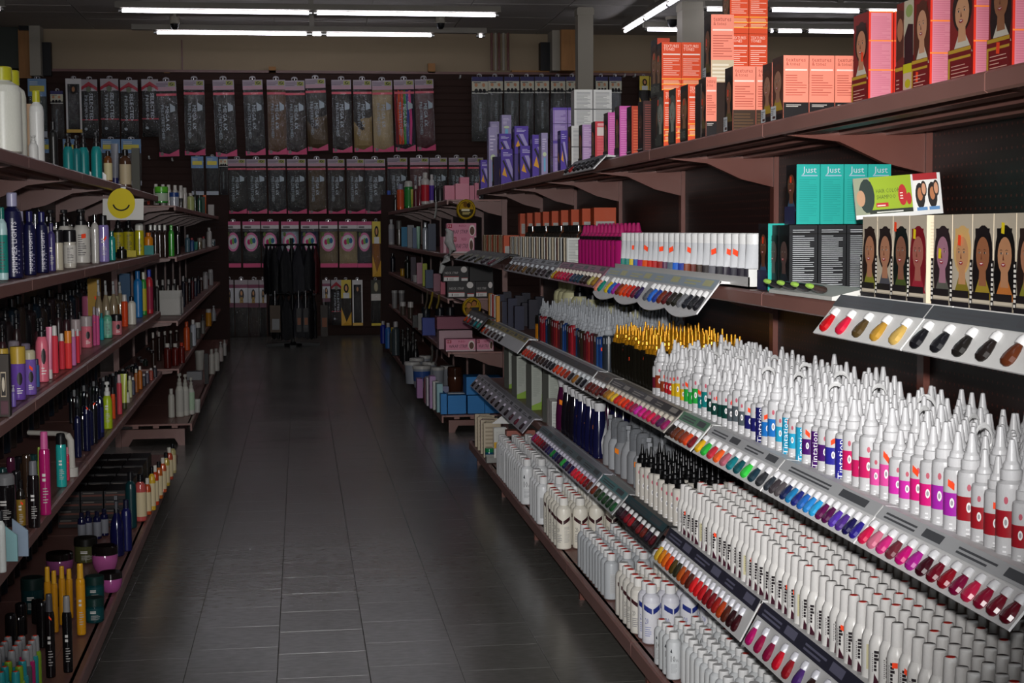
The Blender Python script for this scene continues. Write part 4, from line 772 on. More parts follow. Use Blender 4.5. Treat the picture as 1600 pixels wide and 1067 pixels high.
def cluster(y0, y1, x0, d, h, n, body, capc, labc, pr, lb, grp, dots=.0, stick=.0, pitch=1.08, bump=0):
    yy = y0; i = 0
    while yy < y1:
        for r in range(n):
            p0 = (x0+d/2+r*d*pitch+RNG.uniform(-.0015, .0015), yy+RNG.uniform(-.0015, .0015), z)
            if vis(p0, h, 25) and (r > 0 or i >= bump):
                o_ = put('dev', p0, (d, h+RNG.uniform(-.003, .003)), (body, capc, labc), lb+(', outer rank' if r == 0 else ', ranks behind'), grp, RNG.uniform(-.3, .3), None, None, (-2.0+RNG.uniform(-.4, .4), .62) if RNG.random() < stick and (r == 0 or i < 2) else None, ([(('volume_print'), pr)] if pr and (r == 0 or i < 2) else [])+([('cap_sticker', DOT, '#d8382c')] if RNG.random() < dots else [])); ranked(grp, o_, r)
        yy += d*pitch; i += 1
    label_ranks(grp, 'far end')
cluster(3.45, 4.38, 1.075, .047, .142, 7, '#cdd0d2', '#dcdcdc', '#d2d4d5', vol4, 'small frosted developer bottle', 'small frosted developer bottles', .1, .5, 1.15)
cluster(4.42, 4.6, 1.045, .046, .14, 8, '#c6c9cb', '#d8d8d8', None, vol, 'small clear developer bottle with a red topped cap', 'small red topped developer bottles', .7, .1, 1.12)
cluster(4.82, 4.93, 1.06, .058, .185, 6, '#cfcfd8', '#dcdcdc', '#d8d8de', vol3, 'white developer bottle with a blue chevron', 'blue chevron developer bottles', .8, 0)
cluster(4.95, 5.25, 1.05, .056, .18, 6, '#d0ccc4', '#dcdad6', '#d6d2ca', vol2, 'white developer bottle with a maroon chevron', 'maroon chevron developer bottles', .8, 0)
cluster(5.43, 6.0, 1.055, .054, .165, 6, '#b4b8bc', '#d8d8d8', None, vol4, 'clear developer bottle with grey print', 'clear developer bottles', .6, 0, 1.1)
cluster(6.33, 6.68, 1.03, .064, .21, 5, '#e4dfd2', '#e8e6e0', '#e4dfd2', vol2, 'large cream developer bottle with maroon chevron', 'large cream developer bottles', .7, 0)
cluster(6.88, 7.1, 1.03, .066, .215, 6, '#e2e4e6', '#e6e6e6', '#e2e4e6', vol4, 'silver white developer bottle with grey print', 'silver white developer bottles', .1, 0)
cluster(7.4, 8.35, 1.03, .066, .215, 6, '#e2e4e6', '#e6e6e6', '#e2e4e6', vol, 'large silver white developer bottle with volume print', 'large silver white developer bottles', .35, 0)
rcart(772, 1.075, z, 679, .075, .06, 'yellowband', None, '#c0c0ba', 'tall white carton with a mustard band by the developers', None, 1, .19)
for i in range(7): put('carton', (1.08+.02*(i % 2), 8.98+i*.075, z), (.09, .03, .2), (('#8a8070', '#a89878', '#7a4a5a')[i % 3],), 'thin beige kit standing in the file at the base shelf end', 'thin beige kits', 0, None, None, None, [('side_print', SP['thin'])])
for i in range(8): put('carton', (1.2+.03*i, 8.6, z), (.026, .09, .17), ('#c0beb8',), 'small white carton in the row behind the mustard band carton', 'small white cartons in a row', 0, None, None, None, [('side_print', SP['whitelines'])])
put('carton', (1.2, 8.62, z+.172), (.16, .08, .03), ('#a86458',), 'flat reddish box lying over the small white cartons')
o = obj('shelf_card', G().prism([(-.09, 0), (.07, 0), (.09, .13), (.0, .07)], -.002, .002, 1).make('shelf_card', WHITEM), None, None, (1.17, 8.93, z+.2), (0, 0, -.2)); tag(o, 'pointed white shelf card above the beige kits', 'card')
put('bowljar', (1.055, 8.86, z), (.05, .07), ('#1a4a6a', '#1c7a4a'), 'small blue and green packet by the beige kits'); put('display', (1.06, 8.77, z), (.07, .06, .04), ('#8a8a86',), 'small clear grey display box at the base shelf edge')

# ------------------------------------------------------------------ swatch trays hung on the shelf lips
swm = G().lathe([(0, 0), (.62, .06), (.95, .2), (1, .42), (.8, .75), (.5, 1), (0, 1.02)], 10, 0, 0, 1, .55).make('hair_swatch', objcol_mat('silky_hair', .22, .6, noise=80, amt=.3), True)
tbm = G().lathe([(0, 0), (1, 0), (1, .5), (.7, .9), (0, 1)], 10, 0, 0, 1, .6).make('swatch_tab', PLAST, True)
def tray(px0, px1, x, z, cols, label, base='#dedede', title='#b6b8ba', tab='#cfcfd2', n=None, out=.06, drop=.07, tl='#4a4c50', s=0.0, wavy=False):
    ya, yb = y_at(px1, x, z, s), y_at(px0, x, z, s); ln_ = yb-ya; nn = len(cols)
    t = obj('swatch_tray', None, None, None, (x, ya, z)); tag(t, label, 'swatch display')
    sl_ = math.atan2(drop, out); L_ = math.hypot(out, drop)
    g = G()
    g.prism([(.045, .002), (.045, .006), (-.004, .012), (-.008, .004)], 0, ln_, 1)
    low = [(0, L_), (ln_, L_)]
    if wavy: low = [(ln_*j/32, L_+.02*abs(math.sin(math.pi*4*j/32))) for j in range(33)]
    nx, nz = math.sin(sl_)*.004, math.cos(sl_)*.004; edge = [(0, 0)]+low+[(ln_, 0)]; ne = len(edge)
    g.add([(-.004-q*math.cos(sl_), y_, .012-q*math.sin(sl_)) for y_, q in edge]+[(-.004-q*math.cos(sl_)+nx, y_, .012-q*math.sin(sl_)-nz) for y_, q in edge], [tuple(range(ne)), tuple(range(ne, 2*ne))[::-1]]+[(i, (i+1) % ne, ne+(i+1) % ne, ne+i) for i in range(ne)])
    g.box(.03, 0, .0, .034, ln_, .011)
    obj('tray_panel', g.make('tray_panel', CARD), t, base)
    kk = max(1, int(ln_/.3)); p = P2(); p.rect(0, 0, 1, 1, title)
    for i in range(kk):
        p.lines((i+.1)/kk, .2, (i+.55)/kk, .8, 2, tl, i, .5); p.rect((i+.65)/kk, .2, (i+.9)/kk, .8, tl)
    a0 = .3
    def fn(u, v, l):
        q = (1-v)*a0*L_; return (-.004-q*math.cos(sl_)-.0015, ln_*(1-u), .012-q*math.sin(sl_)+.0012+.0003*l)
    obj('title_strip', p.mesh('title_strip', fn), t)
    pit = ln_/nn; w_ = min(.019, pit*.38); h_ = L_*.42
    for i, c in enumerate(cols):
        if c is None: continue
        q = L_*.97; yy = ln_-(i+.5)*pit
        sw_ = obj('swatch', swm, t, c, (-.004-q*math.cos(sl_), yy, .012-q*math.sin(sl_)+.003), (0, math.pi/2-sl_, 0), (w_, w_, h_))
        sw_.rotation_euler = Matrix(((0, math.sin(sl_)*-1, math.cos(sl_)), (1, 0, 0), (0, math.cos(sl_), math.sin(sl_)))).to_euler()
        obj('tab', tbm, sw_, tab, (0, 0, .98), None, (.62, .8, .45))
    return t
zt = ZR[2]+.004
R_, B_ = '#c01820', '#1c1a1e'
tray(1386, 1640, 1.09, zt, ['#c81848', '#c86a84', '#c82a78', '#6a2a34', '#c01070', '#a8208c', '#3a0a18', '#6a0c20', '#8a1020', '#7a0c38', '#c02048', '#8a1030', '#701024', '#5a0c1c'], 'white swatch tray of pinks and wine reds closest on the third shelf')
tray(1232, 1384, 1.09, zt, ['#2a3038', '#3a3438', '#504a4c', '#14204a', '#1c74a8', '#1c2470', '#2060b0', '#2880c8', '#2898d0', '#5a1048', '#4a1040', '#5030a0', '#4a2a80', '#181448', '#281c80'], 'white swatch tray running from greys through blues to purples')
tray(1118, 1230, 1.09, zt, ['#d8a818', '#2aa838', '#b82838', '#e05a20', '#a85a68', '#107078', '#0e4a50', '#30c040', '#1a3440', '#2a2c30'], 'white swatch tray with yellow, green, orange and teal swatches')
tray(1072, 1114, 1.09, zt, ['#201a18', '#5a2c1c', '#6a3018', '#7a2c14', '#d84418', '#6a101c'], 'white swatch tray with a green title strip', '#d2d4d2', '#5a8a6c')
tray(962, 1070, 1.09, zt, ['#4a1018', '#8a5a20', '#c89028', '#d8b030', '#c82820', '#e04820', '#d83018', '#b02030', '#902048', '#c02898', '#c8207c', '#b81c5c', '#d02448', '#a01c4c', '#4a2048', '#8a2058'], 'low swatch tray with an amber to magenta run', '#a9a49c', '#2e2a2a', '#b8b0a4', None, .06, .06, '#9a948c')
tray(938, 960, 1.09, zt, ['#5a2420', '#4a1c18', '#6a2a24', '#501e1c'], 'short swatch tray of brown reds beside the amber run', '#b0aca8', '#6a5a54')
tray(834, 936, 1.09, zt, ['#a82c18', '#b03018', '#902818', '#801c18', '#2a2024', '#3a241c', '#2c1c18', '#241c20', '#1c1a1e', '#1a1a20', '#b83414', '#c03a18', '#a83018', '#8a2a18', '#201c20', '#8a5a20', '#1c1a1c', '#181820'], 'long white swatch tray of rust reds and blacks', '#d8dadc', '#4a4644', '#c0c4c8')
tray(766, 828, 1.09, zt, ['#a83818', '#6a2018', '#2a1c18', '#301c18', '#241a1a', '#201818', None, None, None, None], 'white swatch tray with a blank panel towards the far end', '#d4d6d8', '#a89a58')
tray(738, 764, 1.07, zt+.02, ['#b84818', '#a82018', '#2a2a30', '#18707c', '#1c7a70'], 'dark swatch tray at the far end beneath the gold sign', '#2c2c32', '#3a3c46')
zt = ZR[1]+.004
tray(1196, 1430, 1.11, zt, ['#a81060', '#901040', '#801038', '#c01028', '#901420', '#4a2a70', '#2a1210', '#30100c', '#3a1418', '#501014', '#701018', '#601018', '#401014'], 'white swatch tray of magentas and dark reds on the fourth shelf', '#d8d8d8', '#2c2c3c', '#c8c8d0', None, .055, .1, '#6a6a80')
tray(1050, 1192, 1.11, zt, ['#c8a030', '#c87818', '#d06018', '#c83a14', '#4a3a18', '#2a2a1c', '#a84c18', '#8a3014', '#4a2018', '#d02024', '#c81c20', '#b01820', '#7a1018', '#701018', '#901c18', '#a83a14', '#502014', '#2a0c10', '#3a0c14', None], 'white swatch tray from straw yellow through red to maroon', '#d8d8d8', '#2c2c3c', '#c8c8d0', None, .055, .1, '#6a6a80')
tray(986, 1046, 1.11, zt, ['#241820', '#381420', '#7a1420', '#901820', '#2a1418', '#6a1c20', '#602018', '#2a1a2a', '#481018'], 'black swatch tray with white ring tabs on the fourth shelf', '#1c1c1e', '#2a4a50', '#c4c4c4', None, .055, .07)
tray(946, 984, 1.11, zt, ['#6a2818', '#28301c', '#1c4020', '#18341c', '#14301a', '#184c28'], 'short swatch tray of dark greens on the fourth shelf', '#a8aaaa', '#5a8a8c')
tray(850, 944, 1.11, zt, ['#8a1858', '#a01830', '#901420', '#801020', '#5a1424', '#38142c', '#281a48', '#2a2a5a', '#1c7a34', '#1a2a50', '#20183c', '#2c1430', '#30a040', '#1c2850', '#3a1830', '#241848', '#d02038', '#d82030', '#c81c20', '#a81418', '#701018', '#50281c'], 'lilac topped swatch tray of reds, blues and greens on the fourth shelf', '#b4b4bc', '#6a7a80', '#b8b4c4')
tray(750, 836, 1.11, zt, ['#241c20', '#1c181c', '#2a1c20', '#181618', '#201a1c', '#2c1a1c', '#1c1618', '#181618', '#24181c', '#40202a', '#5a1c2c', '#2a1820'], 'pale lilac tray of black swatches towards the blue boxes', '#a9a6ae', '#b4b4bc', '#b8b0c0')
zt = ZR[3]+.004
tray(1318, 1462, 1.09, zt, ['#b01018', '#c01c38', '#4a3a20', '#a88030', '#b89850'], 'large white swatch tray with red and golden swatches, second shelf', '#e2e2e0', '#4c5054', '#dcdcdc', None, .06, .075)
tray(1464, 1700, 1.09, zt, ['#141418', '#18181c', '#1c1a18', '#201a18', '#5a2c18', '#3a2018'], 'large white swatch tray with black swatches at the frame edge', '#e2e2e0', '#4c5054', '#dcdcdc', None, .06, .075)
tray(956, 1128, 1.09, zt, ['#e08a70', '#147a68', None, '#c8b020', '#2858b0', '#902888', '#6a2c18', '#d04418', '#c83414', '#b82418', '#5a1c30', '#2a2048', None, '#50545c', '#2460c0', '#203888', '#6a2c1c', '#50181c', '#241f1a', '#20201a', '#6a6c70', '#1c1f26', '#1c1d20', '#1e1e22'], 'white scalloped swatch tray under the colour tubes', '#dcdcdc', '#a8b8c4', '#d8d8d8', None, .065, .085, '#c8c890', 0.0, True)
tray(882, 954, 1.09, zt, ['#a88a20', '#a83020', '#b01c38', '#b81c48', '#a81c40', '#801c38', '#28304a', '#1c3040', '#203848', '#28201c', '#2a1c1a', '#a8a060', '#8a6a28'], 'pink backed swatch tray under the magenta bottles', '#8a5868', '#a87088', '#c8c0b4')
tray(806, 880, 1.09, zt, ['#2a201c', '#4a3020', '#5a4028', '#3a2a20', '#6a5028', '#2c241c', '#3a3020', '#241c1c', '#2a2024', '#1c1a1c'], 'grey white swatch tray of browns under the narrow cartons', '#7a7478', '#aeb2b8', '#b0b4ba')
tray(738, 800, 1.08, zt+.01, ['#20201c', '#2c2a20', '#1a1a1c', '#3a3420', '#2a2024', '#50202c'], 'dark swatch tray slanting at the far end of the second shelf', '#26262a', '#3a3a34', '#6a6a60', None, .11, .06)
tray(900, 950, 1.09, ZR[4]+.004, ['#1a181a', '#8a2020', '#1c1a1c', '#1a1a1c', '#201c1e', '#1c1c1e', '#1a181a'], 'black edged tray of dark swatches on the top shelf lip', '#c8c8c8', '#1c1c1e', '#1c1c1e', None, .05, .05)
t = obj('swatch_stand', None, None, None, (1.13, y_at(1283, 1.13, ZR[3]), ZR[3]+.002)); tag(t, 'low white stand of black swatches with green tabs before the black cartons', 'swatch display')
obj('stand_base', G().prism([(-.045, 0), (.03, 0), (.03, .025), (-.045, .008)], -.2, .24, 1).make('stand_base', CARD), t, '#cfcfca')
for i in range(4):
    s_ = obj('swatch', swm, t, '#1a1a1c' if i < 3 else '#3a2c28', (-.035, .17-i*.1, .018), (math.radians(75), 0, math.radians(-70)), (.016, .016, .04)); obj('tab', tbm, s_, '#8ab04a', (0, 0, .98), None, (.6, .6, .3))

# ------------------------------------------------------------------ left-hand and far shelving: things placed where they stand on their shelf
def item(kd, cx, top, base, wpx, z, cols, label, x=None, s=0.0, group=None, prints=(), rot=0.0, sticker=None, dy=None, name=None, cat=None):
    p = on_z(cx, base, z) if x is None else on_x(cx, base, x, s)
    if x is not None: yy = y_at(cx, x, z, s); p = Vector((x+s*yy, yy, z))
    dp = depth(p); w_ = wpx*dp/F; h = max(.02, on_y(cx, top, p.y).z-z)
    r_ = (dy or w_)/2
    p = p + Vector((0, r_*.6, 0))
    return put(kd, (p.x, p.y, z+.001), (w_, dy or w_, h), cols, label, group, rot, name, cat, sticker, prints)
vtext = lambda t, c, nm: wrap(P2().text(t, .35, 0, .72, 1, c, 1).lines(.8, .0, .95, .5, 6, '#8a88a0', 2, .3), nm, 1.4, .06, .66, .512, -1.3)
shim = vtext('SHIMMER LIGHTS', '#d8d4e0', 'vertical_lettering')
lines_dark = wrap(P2().lines(.2, .1, .85, .9, 10, '#4a4448', 4, .35), 'label_print', 1.4, .1, .6, .515, -1.4)
lines_pale = wrap(P2().lines(.15, .62, .9, .85, 2, '#d8d4d0', 2, .6).lines(.2, .1, .85, .5, 6, '#b8b4b0', 4, .35), 'label_print_pale', 1.4, .1, .6, .515, -1.4)
scrib = wrap(P2().ell(.5, .6, .3, .25, '#2a2428', 10).lines(.2, .05, .85, .3, 3, '#e8e4e0', 4, .4), 'label_emblem', 1.2, .1, .6, .515, -1.2)
W, K_, NV = '#d4d2cc', '#161518', '#15163c'
z = ZL[4]; q = 'on the top left shelf'; S_ = S
A = [('bottle', 3, 104, 241, 58, ('#dcdcd0', '#b8b428', None), 'giant white shampoo bottle with olive yellow cap, foremost '+q),
('bottle', 20, 110, 247, 42, ('#d8d8cc', '#b8b428', None), 'second giant white bottle with olive yellow cap '+q),
('bottle', 58, 142, 256, 22, ('#d8d8d4', '#b0ac28', None), 'tall white conditioner with yellow cap beside the giant bottles'),
('tube', 46, 163, 252, 11, ('#b89878', '#2a7a48'), 'tan and white tube with a green end behind the white conditioner'),
('pump', 52, 212, 258, 15, ('#d0d0cc', '#c8c8c4', None), 'small white pump bottle with green print by the conditioner'),
('pump', 107, 209, 264, 17, ('#107878', K_, None), 'leftmost teal pump bottle behind the scalloped card'),
('pump', 131, 208, 271, 17, ('#107c7c', K_, None), 'middle teal pump bottle behind the scalloped card'),
('pump', 151, 207, 279, 17, ('#118080', K_, None), 'rightmost teal pump bottle, tallest of its three'),
('pump', 120, 212, 262, 15, ('#0e6c70', K_, None), 'teal pump bottle half hidden in the second rank'),
('gbottle', 169, 236, 283, 13, ('#6a3c18', K_, '#c8bc90'), 'amber bottle with cream label right of the teal pumps'),
('tube', 180, 225, 285, 12, ('#6a6c74', '#1a1c50'), 'grey tube standing on a navy cap'),
('gbottle', 196, 234, 291, 18, ('#4a3020', K_, '#b8a888'), 'dark amber bottle with a barcode label near the shelf end'),
('carton', 213, 232, 294, 12, ('#3a3a30',), 'hanging olive pouch shaped carton at the top shelf end'),
('bottle', 84, 190, 262, 14, ('#1c1c1c', K_, None), 'slender black bottle between white conditioner and teal pumps')]
for a in A: item(a[0], a[1], a[2], a[3], a[4], z, a[5], a[6], -.78 if 'second' in a[6] or 'behind' in a[6] or 'between' in a[6] else -.71, S_)
p = P2().rect(0, 0, 1, 1, '#c8cccc').rect(.2, .4, .8, .75, '#4a6a6c').lines(.2, .1, .8, .3, 2, '#5a7a7c', 1, .4)
a = on_z(128, 285, z+.0); o = obj('scalloped_card', G().prism([(-.1, 0), (.1, 0), (.1, .03), (.075, .05), (.05, .032), (.02, .055), (-.01, .034), (-.04, .056), (-.07, .036), (-.1, .045)], -.003, .003, 1).make('scalloped_card', WHITEM), None, None, (a.x-.0, a.y, z+.002), (0, 0, .1)); tag(o, 'white scalloped card standing before the teal pumps', 'card'); obj('card_print', p.mesh('card_print', lambda x, y, l: (-.09+x*.18, -.0035-.0003*l, .004+y*.03)), o)
o = obj('card_stand', G().prism([(-.1, 0), (.1, 0), (.1, .012), (-.1, .018)], -.05, .02, 1).make('card_stand', WHITEM), None, None, (a.x-.01, a.y-.06, z+.002), (0, 0, .1)); tag(o, 'white angled stand at the foot of the scalloped card', 'stand')
z = ZL[3]; q = 'on the second left shelf'
A = [('bottle', 4, 325, 436, 17, ('#a8c8c8', '#1a6a60', '#1c7a70'), 'pale bottle with teal bands at the frame edge '+q, lines_dark),
('bottle', 20, 302, 433, 30, (NV, '#9a98b4', None), 'largest navy bottle with a lavender cap '+q, shim),
('bottle', 33, 331, 426, 17, (NV, '#a8a6bc', None), 'small navy bottle with lavender cap behind the largest navy one', shim),
('bottle', 47, 331, 424, 19, ('#14153a', '#1a1a4c', None), 'navy bottle with dark cap, first of the matching pair', shim),
('bottle', 66, 332, 421, 19, ('#14153a', '#1c1c50', None), 'navy bottle with dark cap, second of the matching pair', shim),
('bottle', 81, 350, 419, 12, ('#3c3468', '#2a2454', None), 'small purple bottle right of the navy pair', lines_pale),
('buttoncap', 56, 326, 420, 22, ('#c4c0b8', K_), 'round white pump bottle showing behind the navy bottles', None, -.72),
('pump', 80, 328, 418, 22, ('#c4c0b8', K_, None), 'round white pump bottle behind the small purple bottle', None, -.72),
('pump', 101, 328, 417, 22, ('#c8c4bc', K_, None), 'white pump bottle behind the two clear jars', None, -.72),
('pump', 127, 327, 415, 27, ('#ccc8c0', K_, '#c8c4bc'), 'large white pump bottle with red ingredient print', lines_dark),
('jar', 90, 360, 417, 18, ('#b4ac98', K_, None), 'clear cream bottle with a broad black cap, outer of two', None),
('jar', 109, 360, 416, 20, ('#b8b2a6', K_, '#c4c0b8'), 'clear cream bottle with a broad black cap, inner of two', lines_dark),
('gbottle', 149, 336, 413, 12, ('#b4b0aa', K_, None), 'white bottle fading to orange with a black cap', None),
('capspray', 162, 337, 413, 17, ('#8a7cb8', K_, None), 'lavender spray bottle before the black and yellow ones', lines_pale),
('gbottle', 175, 362, 411, 11, ('#208a84', '#1a5a58', None), 'thin teal bottle right of the lavender spray', None),
('pump', 185, 338, 408, 17, ('#1a1a14', K_, '#a89c1c'), 'black pump bottle with yellow label, first of two', lines_dark),
('pump', 201, 338, 407, 17, ('#1a1a14', K_, '#b0a41c'), 'black pump bottle with yellow label, second of two', lines_dark),
('gbottle', 190, 386, 411, 15, ('#15150f', '#201c14', None), 'short black bottle in front of the yellow labels', None),
('carton', 206, 392, 409, 14, ('#b8a81c',), 'small yellow carton beside the short black bottle', None),
('can', 218, 350, 405, 14, ('#b8b020', '#d4d2c8', None), 'yellow can with a white dome cap', lines_dark),
('bottle', 232, 364, 403, 14, ('#d88418', '#c86a14', None), 'orange bottle on a teal printed base', None)]
for a in A: item(a[0], a[1], a[2], a[3], a[4], z, a[5], a[6], -.80 if a[6].startswith('round white') or (len(a) > 8) else (-.76 if 'behind' in a[6] or 'black pump bottle with yellow' in a[6] or 'large white' in a[6] else -.70), S_, None, [('label_print', a[7])] if a[7] else (), 0, (-1.2, .5) if a[1] in (127, 162) else None)
item('carton', 233, 384, 403, 14, z, ('#187c78',), 'teal carton before the orange bottle', -.67, S_)
p = P2().rect(0, 0, 1, 1, '#c4c2bc').ell(.45, .78, .34, .72, '#c8b41c', 20)
pts = [(.45+.22*math.cos(a_), .8+.38*math.sin(a_)) for a_ in [math.pi+.2+i*.27 for i in range(11)]]; pts2 = [(.45+.18*math.cos(a_), .8+.31*math.sin(a_)) for a_ in [math.pi+.2+i*.27 for i in range(11)]]
p.poly(pts+pts2[::-1], '#1c1a10', [(i, i+1, 20-i, 21-i) for i in range(10)])
a = on_x(181, 327, -.655, S); o = obj('smiley_card', G().box(-.085, -.002, -.045, .085, .002, .045).make('smiley_card', MATTE), None, '#c4c2bc', (a.x+.03, a.y, a.z), (math.radians(10), 0, .3)); tag(o, 'white shelf card with a yellow smiling face under the top left shelf', 'sign'); obj('card_print', p.mesh('card_print', lambda x, y, l: (-.085+x*.17, -.0025-.0003*l, -.045+y*.09), PRINT), o)
obj('card_clip', G().box(-.01, 0, .04, .01, .01, max(.06, ZL[4]-a.z-.02)).make('card_clip', WHITEM), o)
z = ZL[2]; q = 'on the middle left shelf'
A = [('carton', 7, 555, 652, 18, ('#3a322c',), 'tall bronze carton with a printed panel at the frame edge', None),
('pump', 21, 603, 637, 8, ('#6a54a0', '#a8a0b8', None), 'tiny lilac pump bottle before the purple gold lidded jar', None),
('jar', 28, 543, 626, 24, ('#6a48a0', '#b89838', None), 'tall purple container with gold lid, front one', scrib),
('jar', 4, 546, 630, 20, ('#5a3c90', '#b89838', None), 'tall purple container with gold lid cut by the frame', None),
('can', 46, 548, 618, 21, ('#7458a8', '#b4ac90', None), 'purple bottle with a cream dome cap', scrib),
('capspray', 58, 562, 606, 8, ('#3a5a8c', '#2a2a44', None), 'thin blue bottle right of the cream dome cap', None),
('spray', 22, 515, 590, 17, ('#8a8088', None, None), 'clear hooded spray behind the purple containers', None),
('spray', 40, 522, 585, 15, ('#7a7080', None, None), 'second clear hooded spray behind the purple containers', None),
('pump', 66, 497, 598, 20, ('#d8687c', K_, None), 'coral pink pump bottle foremost of the pinks', scrib),
('tube', 78, 512, 593, 9, ('#c8708c', '#c8c4c0'), 'rose tube standing next to the coral pump', None),
('capspray', 86, 510, 584, 11, ('#d83c4c', '#c8c4c0', None), 'bright red tube bottle with white cap, first', None),
('capspray', 97, 522, 578, 9, ('#c83440', '#c4c0bc', None), 'bright red tube bottle with white cap, second', None),
('jar', 107, 518, 577, 11, ('#d83c3c', '#d07a28', None), 'red bottle with an amber lid among the red tubes', None),
('capspray', 115, 515, 572, 8, ('#b86a9c', '#b8b4b4', None), 'lilac tube bottle right of the amber lid', None),
('capspray', 122, 515, 568, 6, ('#c83040', '#b8b4b4', None), 'thin red tube bottle by the pink jars', None),
('jar', 119, 500, 556, 16, ('#c8606c', '#9a8c8c', None), 'rose jar half hidden behind the front rose jar', None),
('jar', 135, 495, 544, 18, ('#d06c7c', '#a09494', None), 'front rose jar with clear lid and green print', scrib),
('spray', 137, 449, 506, 18, ('#b86484', None, None), 'foam bottle with a tall clear hood and pink base', None),
('capspray', 148, 480, 541, 6, ('#b04878', '#8a8088', None), 'thin magenta spray, left one of two', None),
('capspray', 153, 482, 540, 6, ('#c04c80', '#8a8088', None), 'thin magenta spray, right one of two', None),
('gbottle', 159, 490, 532, 7, ('#1c8c94', '#1a6c74', None), 'thin turquoise bottle beside the mint jar', None),
('bottle', 168, 486, 529, 14, ('#5ca084', '#9aa090', '#7ab09a'), 'mint bottle with a pale label', lines_dark),
('jar', 182, 492, 524, 17, ('#c07078', '#141416', None), 'pink tub with black lid', scrib),
('jar', 174, 463, 506, 24, ('#a8641c', '#b8b08c', None), 'amber tub with a cream lid behind the pink tub', None),
('capspray', 195, 461, 511, 10, ('#c84420', '#b8b4b0', None), 'orange red bottle with white cap', None),
('bottle', 206, 464, 508, 13, ('#c4c0b4', K_, None), 'white bottle with black cap next to the orange red one', None),
('bottle', 216, 424, 497, 14, ('#1c6ca8', '#1a5a90', None), 'tall blue bottle near the shelf end', None),
('bottle', 225, 426, 493, 9, ('#308c34', '#c8c8b8', '#b8a82c'), 'green and yellow bottle near the shelf end', None),
('bottle', 234, 422, 491, 11, ('#a82430', '#2a3c9c', '#8a2440'), 'red and blue bottle at the shelf end', None),
('carton', 196, 428, 480, 16, ('#1a4a70',), 'dark blue carton with an orange flash behind the tubs', None),
('carton', 148, 436, 490, 18, ('#a8801c',), 'mustard carton at the back of the middle left shelf', None)]
for a in A:
    r_ = item(a[0], a[1], a[2], a[3], a[4], z, a[5], a[6], -.86 if 'back of' in a[6] or 'behind the tubs' in a[6] else None, S_, None, [('label_print', a[7])] if a[7] else ([('side_print', SP['gold'])] if 'bronze' in a[6] else ()), 0, (-1.2, .6) if a[1] in (148, 46) else None)
for i, (cx, tp) in enumerate(((27, 485), (60, 498), (80, 500), (92, 475), (104, 482), (112, 474), (125, 488), (5, 508))): item('pump', cx, tp, 0, 13, z, (('#2a1a1c', '#3a2024', '#241c20')[i % 3], K_, None), 'dark pump bottle with black head in the rear rank, middle left shelf', -.83, S_, 'dark pump bottles in the rear rank')
for i, cx in enumerate((155, 166, 178, 188)): item('trigger', cx, 438+i, 0, 13, z, ('#8a7a60', '#9a9c9c'), 'clear trigger sprayer behind the amber tub', -.8, S_, 'clear trigger sprayers')
z = ZL[1]; q = 'on the fourth left shelf'
A = [('pump', 168, 597, 671, 15, ('#9ab01c', '#c8c8c4', None), 'lime green bottle with a white pump head'),
('capspray', 177, 606, 655, 7, ('#c84a20', '#141416', None), 'thin orange bottle behind the lime pump'),
('capspray', 187, 586, 648, 8, ('#b8404c', '#b89ca0', None), 'thin rose red bottle with pale cap'),
('tube', 194, 585, 640, 10, ('#a8b048', '#3a3c20'), 'yellow green tube standing behind the rose red bottle'),
('capspray', 71, 676, 806, 17, ('#a81c64', '#c0568c', None), 'tall magenta spray bottle with white print'),
('capspray', 63, 700, 800, 6, ('#8aa03c', '#8aa03c', None), 'thin leaf green spray against the magenta one'),
('can', 96, 678, 762, 16, ('#28a09c', '#141416', None), 'turquoise bottle with a black cap standing alone'),
('capspray', 106, 700, 752, 6, ('#b82c4c', '#b86c78', None), 'thin crimson tube right of the turquoise bottle'),
('can', 8, 742, 824, 32, ('#171416', '#7a7a7c', None), 'wide black foam bottle with a clear cap at the frame edge'),
('gbottle', 33, 752, 830, 14, ('#1c1612', '#141214', '#8a6c28'), 'black bottle with a gold label and orange sticker'),
('capspray', 53, 722, 826, 18, ('#181214', '#6a6a70', None), 'black bottle with a clear cap and white price tag'),
('bottle', 3, 800, 896, 13, ('#ccd0cc', '#1a1a1e', '#c8ccc8'), 'white bottle with a green foot at the frame edge')]
for a in A: item(a[0], a[1], a[2], a[3], a[4], z, a[5], a[6], None, 0, None, [('label_print', lines_pale)] if a[4] > 13 else (), 0, (-1.2, .55) if a[1] in (33, 106) else None)
for i, (cx, tp) in enumerate(((6, 705), (18, 693), (30, 700), (42, 690), (52, 698), (12, 722), (26, 718), (38, 712), (48, 712))): item('spray', cx, tp, 0, 14, z, (('#1a3a3a', '#4a1c34', '#1c1a1e', '#3a2a20')[i % 4], None, None), 'dark mist spray with a clear hood crowded behind the magenta spray', -.76-.03*(i % 3), S_, 'clear hooded mist sprays')
for i, (cx, bs) in enumerate(((122, 716), (130, 705), (136, 706), (141, 697), (147, 694), (152, 688), (157, 684))): item('gbottle', cx, bs-(78, 70, 84, 66, 78, 72, 76)[i], bs, 11, z, (('#161836', '#121216', '#101230')[i % 3], '#121216', '#20245a' if i == 6 else None), 'black or navy bottle in the dark run before the lime pump', None, 0, 'dark bottles by the lime pump', (), 0, (-1.2, .8) if i in (2, 4) else None)
for i in range(26): item('gbottle', 112+i*5, 612-i*2.2, 0, 8, z, (('#14161c', '#1c1416', '#2a2c30', '#141a16')[i % 4], ('#141416', '#7a7c7e', '#141416')[i % 3], None), 'dark bottle in the deep rank, %s from the white dispenser' % ordn(i+1), -.86+.04*(i % 3), S_, 'dark bottles in the deep rank')
